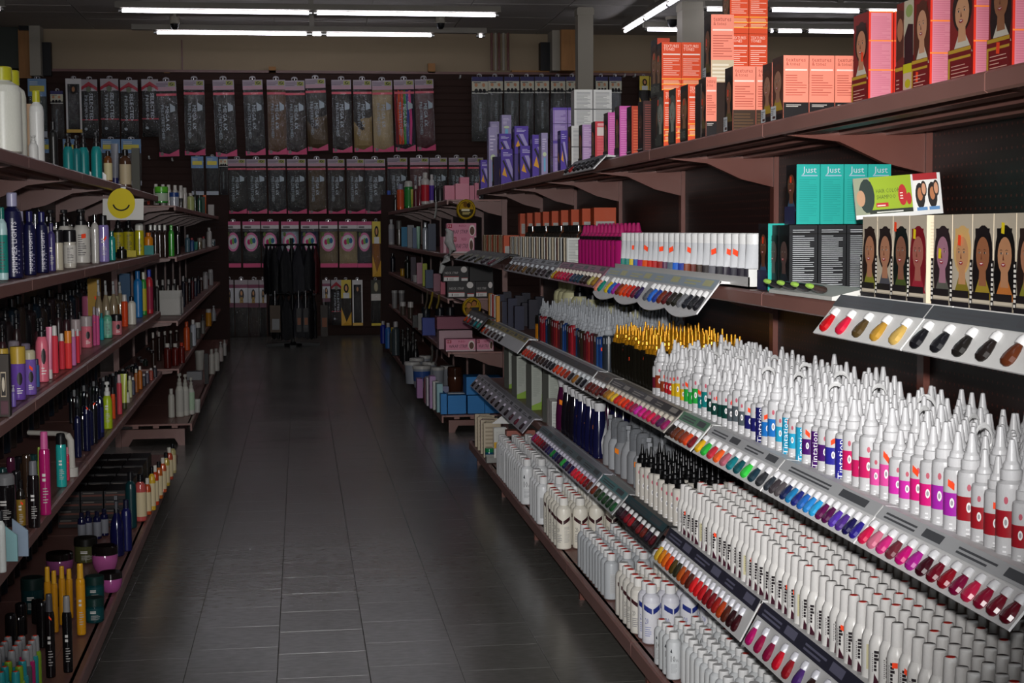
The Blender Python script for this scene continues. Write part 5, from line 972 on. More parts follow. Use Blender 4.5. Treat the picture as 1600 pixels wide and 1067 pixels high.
for i, (cx, tp, bs, c, c2) in enumerate(((203, 588, 622, '#b8b890', '#c4c4bc'), (208, 590, 618, '#3a3c50', '#c4c4bc'), (213, 577, 614, '#8a4a18', '#b8b4a8'), (219, 573, 609, '#a85c1c', '#c0bcb4'), (225, 585, 604, '#34343c', '#b0acac'), (230, 580, 600, '#4a4450', '#a8a4a4'), (236, 576, 595, '#8a3c30', '#b8b4b0'), (242, 572, 590, '#2c2a30', '#a8a4a0'), (199, 610, 630, '#c0beb0', '#2a2a2e'))): item('bottle', cx, tp, bs, 7, z, (c, c2, None), 'small %s bottle in the queue towards the far end, fourth left shelf' % ('cream', 'slate', 'amber', 'orange', 'charcoal', 'plum grey', 'brick red', 'black', 'white labelled')[i])
g = G(); pts = []
a = on_z(112, 745, z); o = obj('gooseneck_bottle', None, None, None, (a.x, a.y, z+.002)); tag(o, 'white gooseneck dispenser with a bent spout behind the turquoise bottle', 'dispenser')
obj('spout', G().tube([(0, 0, .02), (0, 0, .12), (-.008, 0, .135), (-.03, .02, .14), (-.15, .09, .138)], [.013, .011, .011, .009, .008], 10).make('bent_spout', PLAST, True), o, '#b8b4ac'); obj('foot', G().lathe([(0, 0), (.022, 0), (.022, .03), (0, .03)], 12).make('spout_foot', PLAST, True), o, '#b0aca6')
for k, (px0, c, lb) in enumerate(((16, '#8ab4b8', 'light blue folded leaflet leaning on the shelf lip'), (33, '#8a9aac', 'grey blue leaflet standing behind the light blue one'))):
    a = on_z(px0, 878-k*8, z); o = obj('leaflet', G().prism([(-.019, 0), (.019, 0), (.019, .065), (-.019, .095)], -.003, .003, 1).make('leaflet', CARD), None, c, (a.x, a.y, z+.002), (0, 0, -.1)); tag(o, lb, 'leaflet')
z = ZL[0]+.004
A = [('bowljar', 163, 855, 897, 40, ('#a8548c', '#15100f'), 'pink round jar with black lid, topmost of the pair by the navy sprays'),
('bowljar', 172, 896, 927, 36, ('#a04c88', '#171112'), 'pink round jar lying lower beside the shelf edge'),
('bowljar', 92, 866, 900, 42, ('#8a4878', '#15100f'), 'pink round jar behind the yellow sprays'),
('jar', 133, 842, 880, 36, ('#4a4a2c', '#14120f', None), 'olive jar behind the pink round jars'),
('jar', 147, 902, 942, 30, ('#0e3c40', '#13302c', '#114448'), 'upper dark teal jar right of the yellow sprays'),
('jar', 147, 936, 974, 30, ('#0d363a', '#13302c', '#0f4044'), 'lower dark teal jar right of the yellow sprays'),
('jar', 50, 905, 960, 36, ('#0e3034', '#122624', None), 'large teal jar deep behind the black sprays'),
('capspray', 127, 882, 993, 14, ('#d8981c', '#d8a028', '#d8941a'), 'foremost golden yellow spray with green print'),
('trigger', 183, 775, 870, 22, ('#12123c', '#1a1a24'), 'large navy sprayer near the shelf edge'),
('bottle', 198, 782, 862, 16, ('#14164c', '#181830', None), 'navy bottle behind the large navy sprayer'),
('bottle', 205, 738, 826, 17, ('#0f3438', K_, None), 'tall dark teal bottle before the cream and red bottles'),
('capspray', 79, 930, 1060, 15, ('#161012', '#4a484c', None), 'black spray bottle with red script label'),
('capspray', 106, 933, 1052, 15, ('#121012', '#8a8888', None), 'tall black spray bottle with white cap and fine print')]
for a in A: item(a[0], a[1], a[2], a[3], a[4], z, a[5], a[6], None, 0, None, [('label_print', lines_pale)] if a[0] in ('jar', 'capspray') else (), 0, (-1.3, .72) if a[1] == 79 else None)
for i, (cx, tp) in enumerate(((76, 887), (86, 893), (98, 886), (109, 890))): item('capspray', cx, tp, 0, 11, z, ('#c88a1c', '#d8a028', None), 'golden yellow spray in the rank behind the foremost one', None if False else -.69-.012*(4-i), S_, 'golden yellow sprays')
for i, (cx, tp) in enumerate(((18, 935), (33, 928), (42, 937), (58, 926), (70, 930), (88, 915), (30, 946), (66, 918))): item('spray', cx, tp, 0, 18, z, ('#151214', None, None), 'black spray bottle with a clear hood in the huddle on the base shelf', (-.80 if cx < 62 else -.71)-.03*(i % 3), S_, 'black hooded sprays')
for i in range(7):
    for j in range(5):
        p0 = (-.665-.036*j-.0165*4.3, 4.06+i*.05, z); c = ('#2a9ca0', '#2c9ca4', '#c02870', '#8ab02c', '#5a5c60')[(i*3+j*2) % 5 if i else 0]
        put('capspray', p0, (.031, .185 if i < 3 else .2), (c, c if i < 3 else '#9a9a9c', None), 'miniature bright bottle with an orange dot on its cap', 'miniature bottles on the base shelf', 0, None, None, None, [('cap_sticker', DOT, ORANGE)])
for i, (cx, tp, bs) in enumerate(((138, 800, 846), (152, 800, 843), (128, 802, 850), (163, 796, 838))): item('gbottle', cx, tp, bs, 13, z, ('#141438', '#1a1a30', '#7a7c84'), 'small navy bottle with a silver label, front group', None, 0, 'small navy silver label bottles')
for i, cx in enumerate((141, 155, 172, 183, 193)): item('gbottle', cx, 745-i, 792-i, 13, z, ('#10383a', '#10282a', '#8c9090'), 'dark teal bottle with a silver label in the middle rank', None, 0, 'dark teal silver label bottles')
for i, (cx, tp, bs, c) in enumerate(((220, 742, 815, '#b8504c'), (231, 748, 805, '#b84820'), (238, 730, 798, '#c8a02c'), (243, 728, 790, '#b83c1c'), (249, 722, 780, '#b05820'), (255, 716, 770, '#b8502c'), (260, 708, 760, '#b09440'), (265, 700, 750, '#a84430'), (270, 694, 740, '#a89c6c'))): item('gbottle', cx, tp, bs, 18 if i == 0 else 11, z, (c, K_ if i % 2 == 0 else '#c4c0b4', '#c8b894'), 'cream labelled %s bottle along the base shelf edge' % ('rose', 'vermilion', 'yellow', 'scarlet', 'rust', 'orange', 'straw', 'brick', 'khaki')[i])
for i in range(5):
    for j in range(3):
        for k in range(4): put('carton', (-.70-.1*j-.0165*7.9, 7.15+i*.25, z+k*.04), (.095, .2, .038), (('#131113', '#1a1210', '#111012')[(i*2+j+k) % 3],), 'flat rust striped carton, %s tier, %s stack from the far end, %s file' % (('bottom', 'second', 'third', 'top')[k], ordn(5-i), ('front', 'middle', 'back')[j]), 'dark striped cartons', 0, None, None, None, [('side_print', SP['stripe'])])
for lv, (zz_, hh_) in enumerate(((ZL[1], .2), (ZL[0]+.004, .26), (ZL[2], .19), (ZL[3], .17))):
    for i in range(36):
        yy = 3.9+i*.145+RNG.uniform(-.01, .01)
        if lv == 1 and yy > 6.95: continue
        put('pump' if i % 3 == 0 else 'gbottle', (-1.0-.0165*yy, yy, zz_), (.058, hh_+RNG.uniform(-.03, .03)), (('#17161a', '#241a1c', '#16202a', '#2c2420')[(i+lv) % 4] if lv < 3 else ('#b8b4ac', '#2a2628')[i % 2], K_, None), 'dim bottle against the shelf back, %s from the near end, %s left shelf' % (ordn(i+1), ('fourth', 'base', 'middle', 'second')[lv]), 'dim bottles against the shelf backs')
# ---- lower unit beyond
q = 'on the far left unit'
def items(z, rows, q, x=None, s=S):
    for r in rows:
        lb = r[6] if len(r[6]) > 34 else r[6]+' '+q
        item(r[0], r[1], r[2], r[3], r[4], z, r[5], lb, r[7] if len(r) > 7 else x, s)
items(ZFL[4], [('jar', 252, 292, 320, 21, ('#2c8c2c', '#58b02c', '#a8b4a0'), 'green jar with a bright green lid'), ('jar', 272, 301, 320, 15, ('#a8acb4', '#1c3c7c', None), 'small grey jar with a blue lid'), ('jar', 283, 310, 321, 6, ('#2a2420', K_, None), 'squat black jar'), ('bottle', 298, 302, 325, 11, ('#a8b070', '#b8b4ac', None), 'pale green bottle with white cap'), ('gbottle', 305, 298, 328, 6, ('#16221c', K_, None), 'black green bottle'), ('gbottle', 312, 305, 330, 7, ('#1c4c3c', '#1a3428', None), 'forest green bottle'), ('tube', 320, 305, 331, 5, ('#c85a24', '#b84c1c'), 'slim orange tube'), ('carton', 330, 320, 334, 9, ('#b4b0ac',), 'little white carton at the end'), ('carton', 317, 308, 331, 7, ('#1c4434',), 'dark green carton')], 'on top of the far left unit', -.70)
for i, cx in enumerate((244, 255, 264, 274, 283, 289)): item('capspray', cx, 288+i*.5+(3 if i == 5 else 0), 0, 8, ZFL[4], ('#c4c0b8', '#ccc8c0', None), 'tall white canister in the row behind the green lidded jar', -.78, S, 'white canisters')
for i, (cx, tp) in enumerate(((214, 313), (232, 312))): item('tube', cx, tp, 0, 5, ZFL[4], ('#a83420', '#a02c1c'), ('small red tube left of the white canisters', 'small red tube just before the white canisters')[i], -.82, S)
items(ZFL[3], [('gbottle', 268, 352, 401, 9, ('#3c9c34', '#4cac3c', None), 'shiny bright green bottle'), ('gbottle', 278, 354, 400, 8, ('#1c1a1c', K_, None), 'glossy black bottle by the green one'), ('bottle', 293, 367, 398, 8, ('#4a6470', '#8a9094', None), 'grey blue bottle'), ('bottle', 300, 372, 397, 7, ('#2a4c7c', '#a83c3c', None), 'blue bottle with a red cap'), ('tube', 306, 378, 395, 6, ('#2c7c70', '#28685c'), 'small teal tube'), ('jar', 312, 372, 393, 7, ('#6a5c48', '#8a8074', None), 'tan jar'), ('bottle', 318, 370, 391, 6, ('#8a8884', '#a82c34', None), 'grey bottle with scarlet cap'), ('bottle', 327, 356, 389, 8, ('#c4c0bc', '#c8c4c0', None), 'white bottle standing tallest near the end panel'), ('jar', 333, 374, 388, 7, ('#4a5c60', '#8a9090', None), 'small slate jar')], 'on the second shelf of the far left unit', -.70)
for i, cx in enumerate((236, 243, 250, 258)): item('gbottle', cx, 352, 403, 9, ZFL[3], ('#2a1a14', '#c4c4bc', None), 'dark bottle with a white cap in the row of four by the bright green one', None, S, 'white capped dark bottles')
cbx = item('display', 263, 455, 493, 40, ZFL[2], ('#b8b6b0',), 'white open display box holding small white tipped bottles', None, S, None, (), 0, None, .14)
for i in range(5): item('nozzle', 248+i*7.6, 446, 488, 6, ZFL[2]+.006, ('#b0aca4', '#c0bcb4', None), 'small white tipped bottle standing in the display box', None, S, 'white tipped bottles in the display box')
for i in range(4): item('bottle', 246+i*9, 438-i*.5, 0, 7, ZFL[2], ('#2a2624', '#a8a4a0', None), 'white tipped dark bottle behind the display box', -.82, S, 'dark bottles behind the display box')
for i in range(9): item('gbottle', 287+i*4.6, 432+((i*7) % 5), 480-i*4.2, 6, ZFL[2], (('#1c1c28', '#3a2420', '#14141a', '#4a1c20', '#20283a')[i % 5], ('#a8a4a4', '#141416')[i % 2], None), 'small dark bottle in the queue beyond the display box', None, S, 'small dark bottles beyond the display box')
items(ZFL[2], [('can', 321, 425, 452, 8, ('#a8a4a4', '#8a8888', None), 'silver can'), ('can', 329, 421, 446, 8, ('#9a9898', '#b0acac', None), 'pale silver can near the end panel'), ('bottle', 284, 458, 490, 5, ('#b4b0ac', '#c0bcb8', None), 'slim white bottle against the display box')], 'on the middle shelf of the far left unit')
items(ZFL[1], [('gbottle', 262, 537, 576, 12, ('#4a100c', '#b8b4ac', None), 'dark red bottle with white cap, leftmost of three'), ('gbottle', 274, 537, 572, 12, ('#52120e', '#b4b0a8', None), 'dark red bottle with white cap, middle of three'), ('gbottle', 284, 536, 568, 10, ('#5a1410', '#a83420', None), 'dark red bottle with red cap, rightmost of three'), ('bottle', 292, 503, 548, 10, ('#b8481c', '#a8401a', None), 'bright orange bottle'), ('bottle', 302, 500, 541, 9, ('#a4a8b0', '#c0bcb8', None), 'white and blue bottle'), ('jar', 309, 504, 530, 9, ('#4a4846', '#b4b0ac', None), 'dark jar with white lid'), ('pump', 317, 492, 522, 8, ('#5a5652', '#2a2828', None), 'grey pump bottle'), ('can', 326, 483, 510, 9, ('#b0761c', '#a8a4a0', None), 'amber can with grey cap'), ('pump', 334, 478, 502, 7, ('#8a8c90', '#a8a8a8', None), 'pale pump bottle by the end panel'), ('carton', 298, 520, 545, 5, ('#2a2c24',), 'narrow dark carton')], 'on the fourth shelf of the far left unit')
for i in range(5): item('bottle', 240+i*9, 520-i, 0, 7, ZFL[1], ('#2a1a14', '#b4b0a8', None), 'white capped brown bottle at the back of the far left unit', -.84, S, 'white capped brown bottles')
items(ZFL[0], [('bottle', 268, 608, 653, 10, ('#b8b6ac', '#c0beb6', None), 'slim white bottle alone at the left of the pump bottles'), ('pump', 281, 583, 652, 13, ('#bcbab0', '#a8a69c', '#b4b2aa'), 'tall white pump bottle, left of the trio'), ('pump', 290, 585, 650, 12, ('#bcbab0', '#a8a69c', '#b4b2aa'), 'tall white pump bottle, middle of the trio'), ('pump', 299, 590, 648, 11, ('#c0beb6', '#a8a69c', '#a8c0a4'), 'tall white pump bottle with a green leaf print, right of the trio'), ('carton', 304, 581, 634, 23, ('#86878a',), 'plain grey carton behind the white pump trio', -.72), ('tub', 308, 624, 645, 10, ('#b4b4ae', '#b8b8b2', None), 'small white cup at the shelf edge'), ('tub', 312, 548, 575, 14, ('#b0aea6', '#b4b2aa', None), 'white tub', -.72), ('carton', 323, 553, 600, 6, ('#1c1a1a',), 'black narrow carton'), ('bottle', 331, 546, 585, 9, ('#b4b0a8', '#a8a49c', None), 'white square bottle'), ('bottle', 338, 545, 580, 10, ('#b0aca4', '#8a8680', None), 'white bottle with dark cap'), ('pump', 345, 534, 565, 8, ('#a89c98', '#9a9894', None), 'small pink white pump bottle'), ('bottle', 351, 531, 556, 6, ('#a8a4a0', '#a09c98', None), 'last white bottle by the end panel')], 'on the base of the far left unit')
q = 'on top of the far right unit'
items(ZFR[4], [('capspray', 608, 298, 327, 8, ('#2448a0', '#284ca8', None), 'blue can'), ('gbottle', 618, 305, 326, 6, ('#1c1a1c', K_, None), 'small black bottle'), ('capspray', 626, 288, 324, 11, ('#c84a1c', '#8a8ca0', '#c8502c'), 'orange spray can with grey cap'), ('can', 639, 283, 322, 13, ('#1f7a30', '#b4b4ac', '#2a8438'), 'green spray can with a white cap'), ('tube', 644, 296, 320, 4, ('#a8a030', '#8a8428'), 'thin yellow tube'), ('bottle', 650, 290, 319, 8, ('#5a1c2c', '#b8b0ac', None), 'wine bottle with white cap'), ('trigger', 656, 277, 317, 9, ('#6a2430', '#b4b0ac'), 'red trigger sprayer'), ('bottle', 665, 270, 314, 13, ('#b8b4b0', '#b4b0aa', '#b02030'), 'white bottle with a red label'), ('bottle', 675, 273, 313, 8, ('#b4b0b4', '#b0acac', '#4a2c8c'), 'white bottle with a violet label'), ('gbottle', 681, 290, 310, 6, ('#1a1818', K_, None), 'short black bottle'), ('pump', 688, 283, 309, 10, ('#242022', '#1a1a1c', None), 'black pump bottle')], q, 1.075, 0)
def pbox(px0, px1, y0, y1, Y, z, dw, sp, col, label, group=None):
    a, c = on_y(px0, y1, Y), on_y(px1, y0, Y); zz_ = a.z if z is None else z
    return put('carton', ((a.x+c.x)/2, Y+dw/2, zz_), (c.x-a.x, dw, c.z-zz_), (col,), label, group, 0, None, None, None, [('side_print', SP[sp])] if sp else ())
PK = '#c87c90'
pbox(695, 711, 290, 309, 11.45, ZFR[4]+.001, .12, None, PK, 'small pink carton, left of the shiny square one'); pbox(712, 733, 287, 308, 11.36, ZFR[4]+.001, .14, None, '#d08698', 'shiny square pink carton at the corner of the far right unit')
pbox(734, 741, 290, 308, 11.5, ZFR[4]+.001, .12, None, PK, 'narrow pink carton, right of the shiny square one'); o = pbox(719, 733, 277, 287, 11.4, None, .1, None, '#c87a8e', 'little pink carton on top of the shiny square one')
pbox(742, 748, 286, 305, 11.6, ZFR[4]+.001, .1, None, '#c87a8e', 'second narrow pink carton near the dye shelf')
z = ZFR[3]; q = 'on the second shelf of the far right unit'
items(z, [('bottle', 612, 343, 378, 9, ('#b8b8b8', '#b4b4b4', '#a8a8b0'), 'white bottle with black dots'), ('jar', 624, 345, 378, 8, ('#4a443c', '#6a6864', None), 'dark pump jar'), ('carton', 632, 355, 379, 9, ('#2a7ca4',), 'sky blue carton'), ('carton', 642, 352, 380, 10, ('#8a8c90',), 'grey sachet carton'), ('carton', 649, 356, 381, 8, ('#5a6c8a',), 'slate blue carton'), ('tube', 654, 354, 384, 6, ('#8ab49c', '#7aa48c'), 'mint green tube'), ('gbottle', 665, 348, 384, 9, ('#8a9098', '#a0a4a8', None), 'clear bottle with bright reflections'), ('carton', 675, 350, 387, 12, ('#3a4254',), 'blue topped blister carton')], q, 1.075, 0)
WB = 11.42
pbox(698, 744, 349, 368, WB+.02, z+.115, .1, 'wrap', '#b86c84', 'upper wrap strip box on the second shelf'); pbox(707, 741, 369, 390, WB, z+.001, .1, 'wrap', '#b86c84', 'lower wrap strip box on the second shelf')
for i, px in enumerate((688, 693, 698, 703)): pbox(px, px+4.2, 370, 390, WB+.12-i*.03, z+.001, .06, None, ('#7a3448', '#c09aa4', '#8a4458', '#b4a4a8')[i], 'thin %s packet beside the lower wrap strip box' % ('plum', 'pale pink', 'rose', 'grey pink')[i])
z = ZFR[2]; q = 'on the third shelf of the far right unit'
items(z, [('gbottle', 614, 396, 425, 8, ('#1a1a24', K_, None), 'small black bottle'), ('jar', 629, 420, 432, 7, ('#b88a20', '#a07818', None), 'little yellow jar'), ('gbottle', 637, 400, 436, 9, ('#1c1e1a', K_, None), 'black bottle with a green tint'), ('carton', 646, 402, 440, 8, ('#3a2c3a',), 'dim plum carton'), ('carton', 656, 411, 445, 9, ('#a87a88',), 'dusty pink carton'), ('carton', 664, 412, 447, 7, ('#9aa428',), 'lime topped carton'), ('carton', 671, 422, 450, 12, ('#3a4a64',), 'blue grey carton'), ('carton', 683, 428, 456, 11, ('#8a5a68',), 'mauve carton with red print'), ('carton', 693, 440, 457, 9, ('#b85a6c',), 'small rose carton'), ('tub', 651, 430, 442, 12, ('#a8a4a4', '#b0acac', None), 'small white tub')], q, 1.09, 0)
pbox(692, 732, 416, 440, 11.5, z+.115, .16, 'neck', '#191517', 'upper black neck strip box'); pbox(699, 742, 440, 463, 11.42, z+.001, .16, 'neck', '#191517', 'lower black neck strip box, left one'); pbox(743, 771, 440, 462, 11.42, z+.001, .16, 'neck', '#191517', 'lower black neck strip box, right one'); pbox(734, 770, 416, 439, 11.55, z+.112, .16, None, '#141214', 'plain black box atop the right neck strip box')
z = ZFR[1]; q = 'on the fourth shelf of the far right unit'
items(z, [('tub', 617, 454, 482, 9, ('#8a8888', '#a8a6a4', None), 'grey tub with pale lid, left'), ('tub', 628, 454, 486, 9, ('#7a7878', '#a8a6a4', None), 'grey tub with pale lid, right'), ('jar', 630, 472, 493, 9, ('#4a4038', '#b8b4b0', None), 'brown jar with a white lid, first'), ('jar', 642, 472, 499, 9, ('#463c34', '#b8b4b0', None), 'brown jar with a white lid, second'), ('jar', 666, 480, 512, 14, ('#2a3038', '#1c2026', None), 'wide dark jar, leftmost of three'), ('jar', 688, 481, 520, 14, ('#20242e', '#1a1c24', None), 'wide dark jar, middle of three'), ('jar', 704, 480, 526, 13, ('#262a30', '#1c1e22', None), 'wide dark jar, rightmost of three'), ('carton', 670, 497, 524, 20, ('#2c3c8c',), 'royal blue and white carton'), ('carton', 650, 493, 512, 10, ('#2a2a28',), 'small dark carton with a gold edge'), ('carton', 657, 490, 516, 7, ('#7a7874',), 'grey leaning carton')], q, -0.0 or None, 0)
pbox(697, 743, 530, 552, 11.38, z+.001, .16, 'wrap', '#b8748a', 'wrap strip box in front on the fourth shelf, left one'); pbox(745, 771, 530, 552, 11.38, z+.001, .16, 'wrap', '#b8748a', 'wrap strip box in front on the fourth shelf, right one')
pbox(683, 737, 495, 515, 11.6, z+.15, .2, None, '#7a3c50', 'shaded rose box stacked behind the wrap strip boxes'); pbox(686, 738, 516, 531, 11.6, z+.001, .2, None, '#a88890', 'open pale pink tray box under the shaded rose box')
z = ZFR[0]+.003; q = 'on the base of the far right unit'
items(z, [('bottle', 599, 502, 537, 9, ('#1c2c8c', '#b8b4b4', None), 'royal blue bottle with white cap'), ('bottle', 607, 505, 545, 10, ('#2c64a8', '#b4b0b0', None), 'light blue bottle with white cap'), ('bottle', 619, 503, 556, 13, ('#3a4448', '#a8a4a4', None), 'grey bottle with white cap, behind the yellow neck'), ('bottle', 614, 512, 550, 10, ('#4a4c44', '#b8a020', None), 'grey bottle with yellow neck')], q, None, 0)
for i, (cx, tp, bs) in enumerate(((630, 515, 565), (638, 512, 572), (646, 518, 578), (633, 528, 570), (642, 534, 576), (650, 530, 582))): item('pump', cx, tp, bs, 10, z, ('#171718', '#2a2826', None), 'black pump bottle in the dark group on the far right base', None, 0, 'black pump bottles on the far base')
for i, (cx, tp, bs) in enumerate(((645, 566, 600), (660, 572, 606), (672, 566, 600), (685, 574, 608), (652, 560, 594), (700, 572, 606), (665, 556, 588))): item('tub', cx, tp, bs, (24, 28, 22, 20, 22, 22, 18)[i], z, ('#8c9098', '#b4b2ae', '#2c4c8c' if i == 1 else None), ('white lidded tub at the left of the tub group', 'white lidded tub with a blue label', 'white lidded tub behind the blue labelled one', 'white lidded tub right of the blue labelled one', 'white lidded tub set back in the tub group', 'white lidded tub closest to the bronze bowl', 'white lidded tub at the very back of the tub group')[i], None, 0)
for i, (px, y0_, y1_, c) in enumerate(((656, 592, 618, '#9a6c9c'), (668, 592, 626, '#8a4458'), (671, 590, 630, '#b4aeb4'), (676, 588, 634, '#a484ac'), (681, 596, 636, '#b4b4b0'), (687, 600, 640, '#8ab0b4'))): item('carton', px, y0_, y1_+4, 9, z, (c,), '%s upright card packet in the row by the blue boxes' % ('violet', 'plum', 'white', 'lilac', 'off white', 'aqua')[i], None, 0, None, (), 0, None, .14)
item('bowljar', 712, 574, 620, 24, z, ('#4a2c20', '#3a2218'), 'round bronze bowl behind the blue boxes', None, 0); item('carton', 694, 604, 640, 14, z, ('#7a7c98',), 'grey violet carton left of the open blue box', None, 0)
Yb = 11.36
for px0, px1, y0_, y1_, zz_, lb in ((700, 728, 618, 648, z, 'open blue box foremost on the far right base'), (731, 757, 618, 647, z, 'blue box on the bottom tier, middle'), (758, 787, 618, 646, z, 'blue box on the bottom tier, next to the dye shelf'), (729, 756, 589, 617, None, 'blue box on the top tier, middle'), (757, 785, 590, 617, None, 'blue box on the top tier, next to the dye shelf'), (689, 698, 616, 645, z, 'blue box squeezed left behind the open one')): pbox(px0, px1, y0_, y1_, Yb if zz_ else Yb+.01, zz_, .24, 'blue', '#1f78bc', lb)
a = on_y(714, 617, Yb); o = obj('box_flap', G().box(-.06, 0, 0, .06, .1, .004).make('box_flap', CARD), None, '#b4bcc4', (a.x, Yb+.04, a.z+.004)); tag(o, 'pale flap card lying on the open blue box', 'card')
# bag, hanging strips and round signs
bagv = [(0, 0, 0), (.03, .02, -.03), (.02, 0, -.12), (.05, .01, -.2), (.0, 0, -.28), (-.03, .0, -.34), (-.05, 0, -.42)]
a = on_y(684, 352, 11.9); o = obj('plastic_bag', G().tube([(a.x+x*.9, 11.2+y, a.z+z_*.75-.03) for x, y, z_ in bagv], [.01, .028, .034, .028, .03, .022, .012], 10).make('crumpled_plastic_bag', plain('white_film', '#a8a8a6', .25, .5, noise=30, bump=1.0), True)); tag(o, 'crumpled white plastic bag hanging from the second shelf edge', 'bag')
for i, (px0, px1, py0, py1) in enumerate(((681, 679, 316, 341), (668, 664, 455, 483), (676, 670, 456, 482), (686, 682, 460, 482), (675, 674, 540, 566), (683, 680, 546, 568))):
    a, c = on_x(px0, py0, 1.04), on_x(px0, py0, 1.04); b2 = on_y(px1, py1, a.y); o = obj('clip_strip', G().tube([tuple(a), tuple((a+b2)/2+Vector((.006, 0, 0))), tuple(b2)], .008, 6).make('clip_strip', CARD), None, ('#8a8a86', '#4a4236', '#8a7420', '#6a5a20', '#4a4a46', '#4a4040')[i]); tag(o, ('grey strip dangling from the top of the far right unit', 'dim brown strip under the third far shelf', 'yellow strip under the third far shelf', 'mustard strip nearest the neck strip boxes', 'grey strip above the white tubs', 'dark strip above the bronze bowl')[i], 'hanging strip')
def disc(px, py, r, x, lb, half):
    a = on_y(px, py, x); rr = r*depth(a)/F; o = obj('round_sign', G().tube([(0, -.004, 0), (0, .004, 0)], rr, 28).make('round_sign', objcol_mat('gold_foil_'+str(px), .22, metal=.7)), None, '#c8a428', a, (math.radians(6), 0, .3)); tag(o, lb, 'sign')
    p = P2().ell(.5, .5, .46, .46, '#a8881c', 24).ell(.5, .5, .4, .4, '#3a3018', 24).poly([(.12, .5), (.88, .5), (.8, .75), (.5, .9), (.2, .75)], '#a8841c')
    if half: p.ell(.6, .7, .15, .17, '#2a1a12').ell(.6, .67, .12, .14, '#9a6840').ell(.32, .62, .15, .17, '#4a3020').ell(.32, .6, .12, .14, '#a87448').poly([(.14, .2), (.5, .16), (.48, .44), (.2, .46)], '#7a5a30').poly([(.46, .16), (.84, .22), (.78, .5), (.48, .5)], '#2c3038')
    else: p.ell(.45, .74, .12, .14, '#6a4818').ell(.62, .7, .1, .12, '#2a1c10').lines(.24, .42, .78, .54, 1, '#d8d0b0', 1, .9).lines(.3, .26, .74, .38, 2, '#c8b878', 4, .6)
    obj('sign_print', p.mesh('sign_print', lambda u, v, l: ((u-.5)*2*rr, -.005-.0004*l, (v-.5)*2*rr), PRINT), o); obj('sign_arm', G().box(-.004, 0, rr*.2, .004, .3, rr*.2+.01).make('sign_arm', CHROME), o)
disc(728, 327, 16, 10.8, 'round gold sign with dark lettering under the top of the far right unit', False)
disc(737, 480, 16, 10.0, 'round gold sign picturing two people above the dark swatch tray', True)

# ------------------------------------------------------------------ hair packs on the slatwall
def pillow(n=7, m=12, bulge=.5):
    g = G(); vs = []; fs = []
    for sgn in (-1, 1):
        for j in range(m+1):
            for i in range(n+1):
                u, v = i/n, j/m; e = min(1, 4*u*(1-u)*1.6)*min(1, 6*v*(1-v)*1.2)
                vs.append((u-.5, sgn*bulge*e*(1 if sgn < 0 else .3)+.03*math.sin(9*v+5*u)*(sgn < 0), v))
    k = (n+1)*(m+1)
    for j in range(m):
        for i in range(n):
            a = j*(n+1)+i; fs += [(a, a+1, a+n+2, a+n+1), (k+a, k+a+n+1, k+a+n+2, k+a+1)]
    return g.add(vs, fs)
HB = pillow().make('hair_bundle', HAIR, True, 1.5); FB = G(); pl = pillow(); FB.add([(x*1.02, y*1.15-.02, z_*1.0) for x, y, z_ in pl.v[:len(pl.v)//2]], [f for f in pl.f if max(f) < len(pl.v)//2]); FB = FB.make('cellophane', FILM, True, 1.5)
hk = G().tube([(.16*math.cos(a_*.6), 0, 1.02+.028*math.sin(a_*.6)) for a_ in range(11)], .012, 5).make('hang_hole', PLAST, True)
prg = G().tube([(0, .5, 1.0), (0, -.6, 1.0), (0, -.7, 1.012)], .02, 5).make('peg_hook', CHROME)
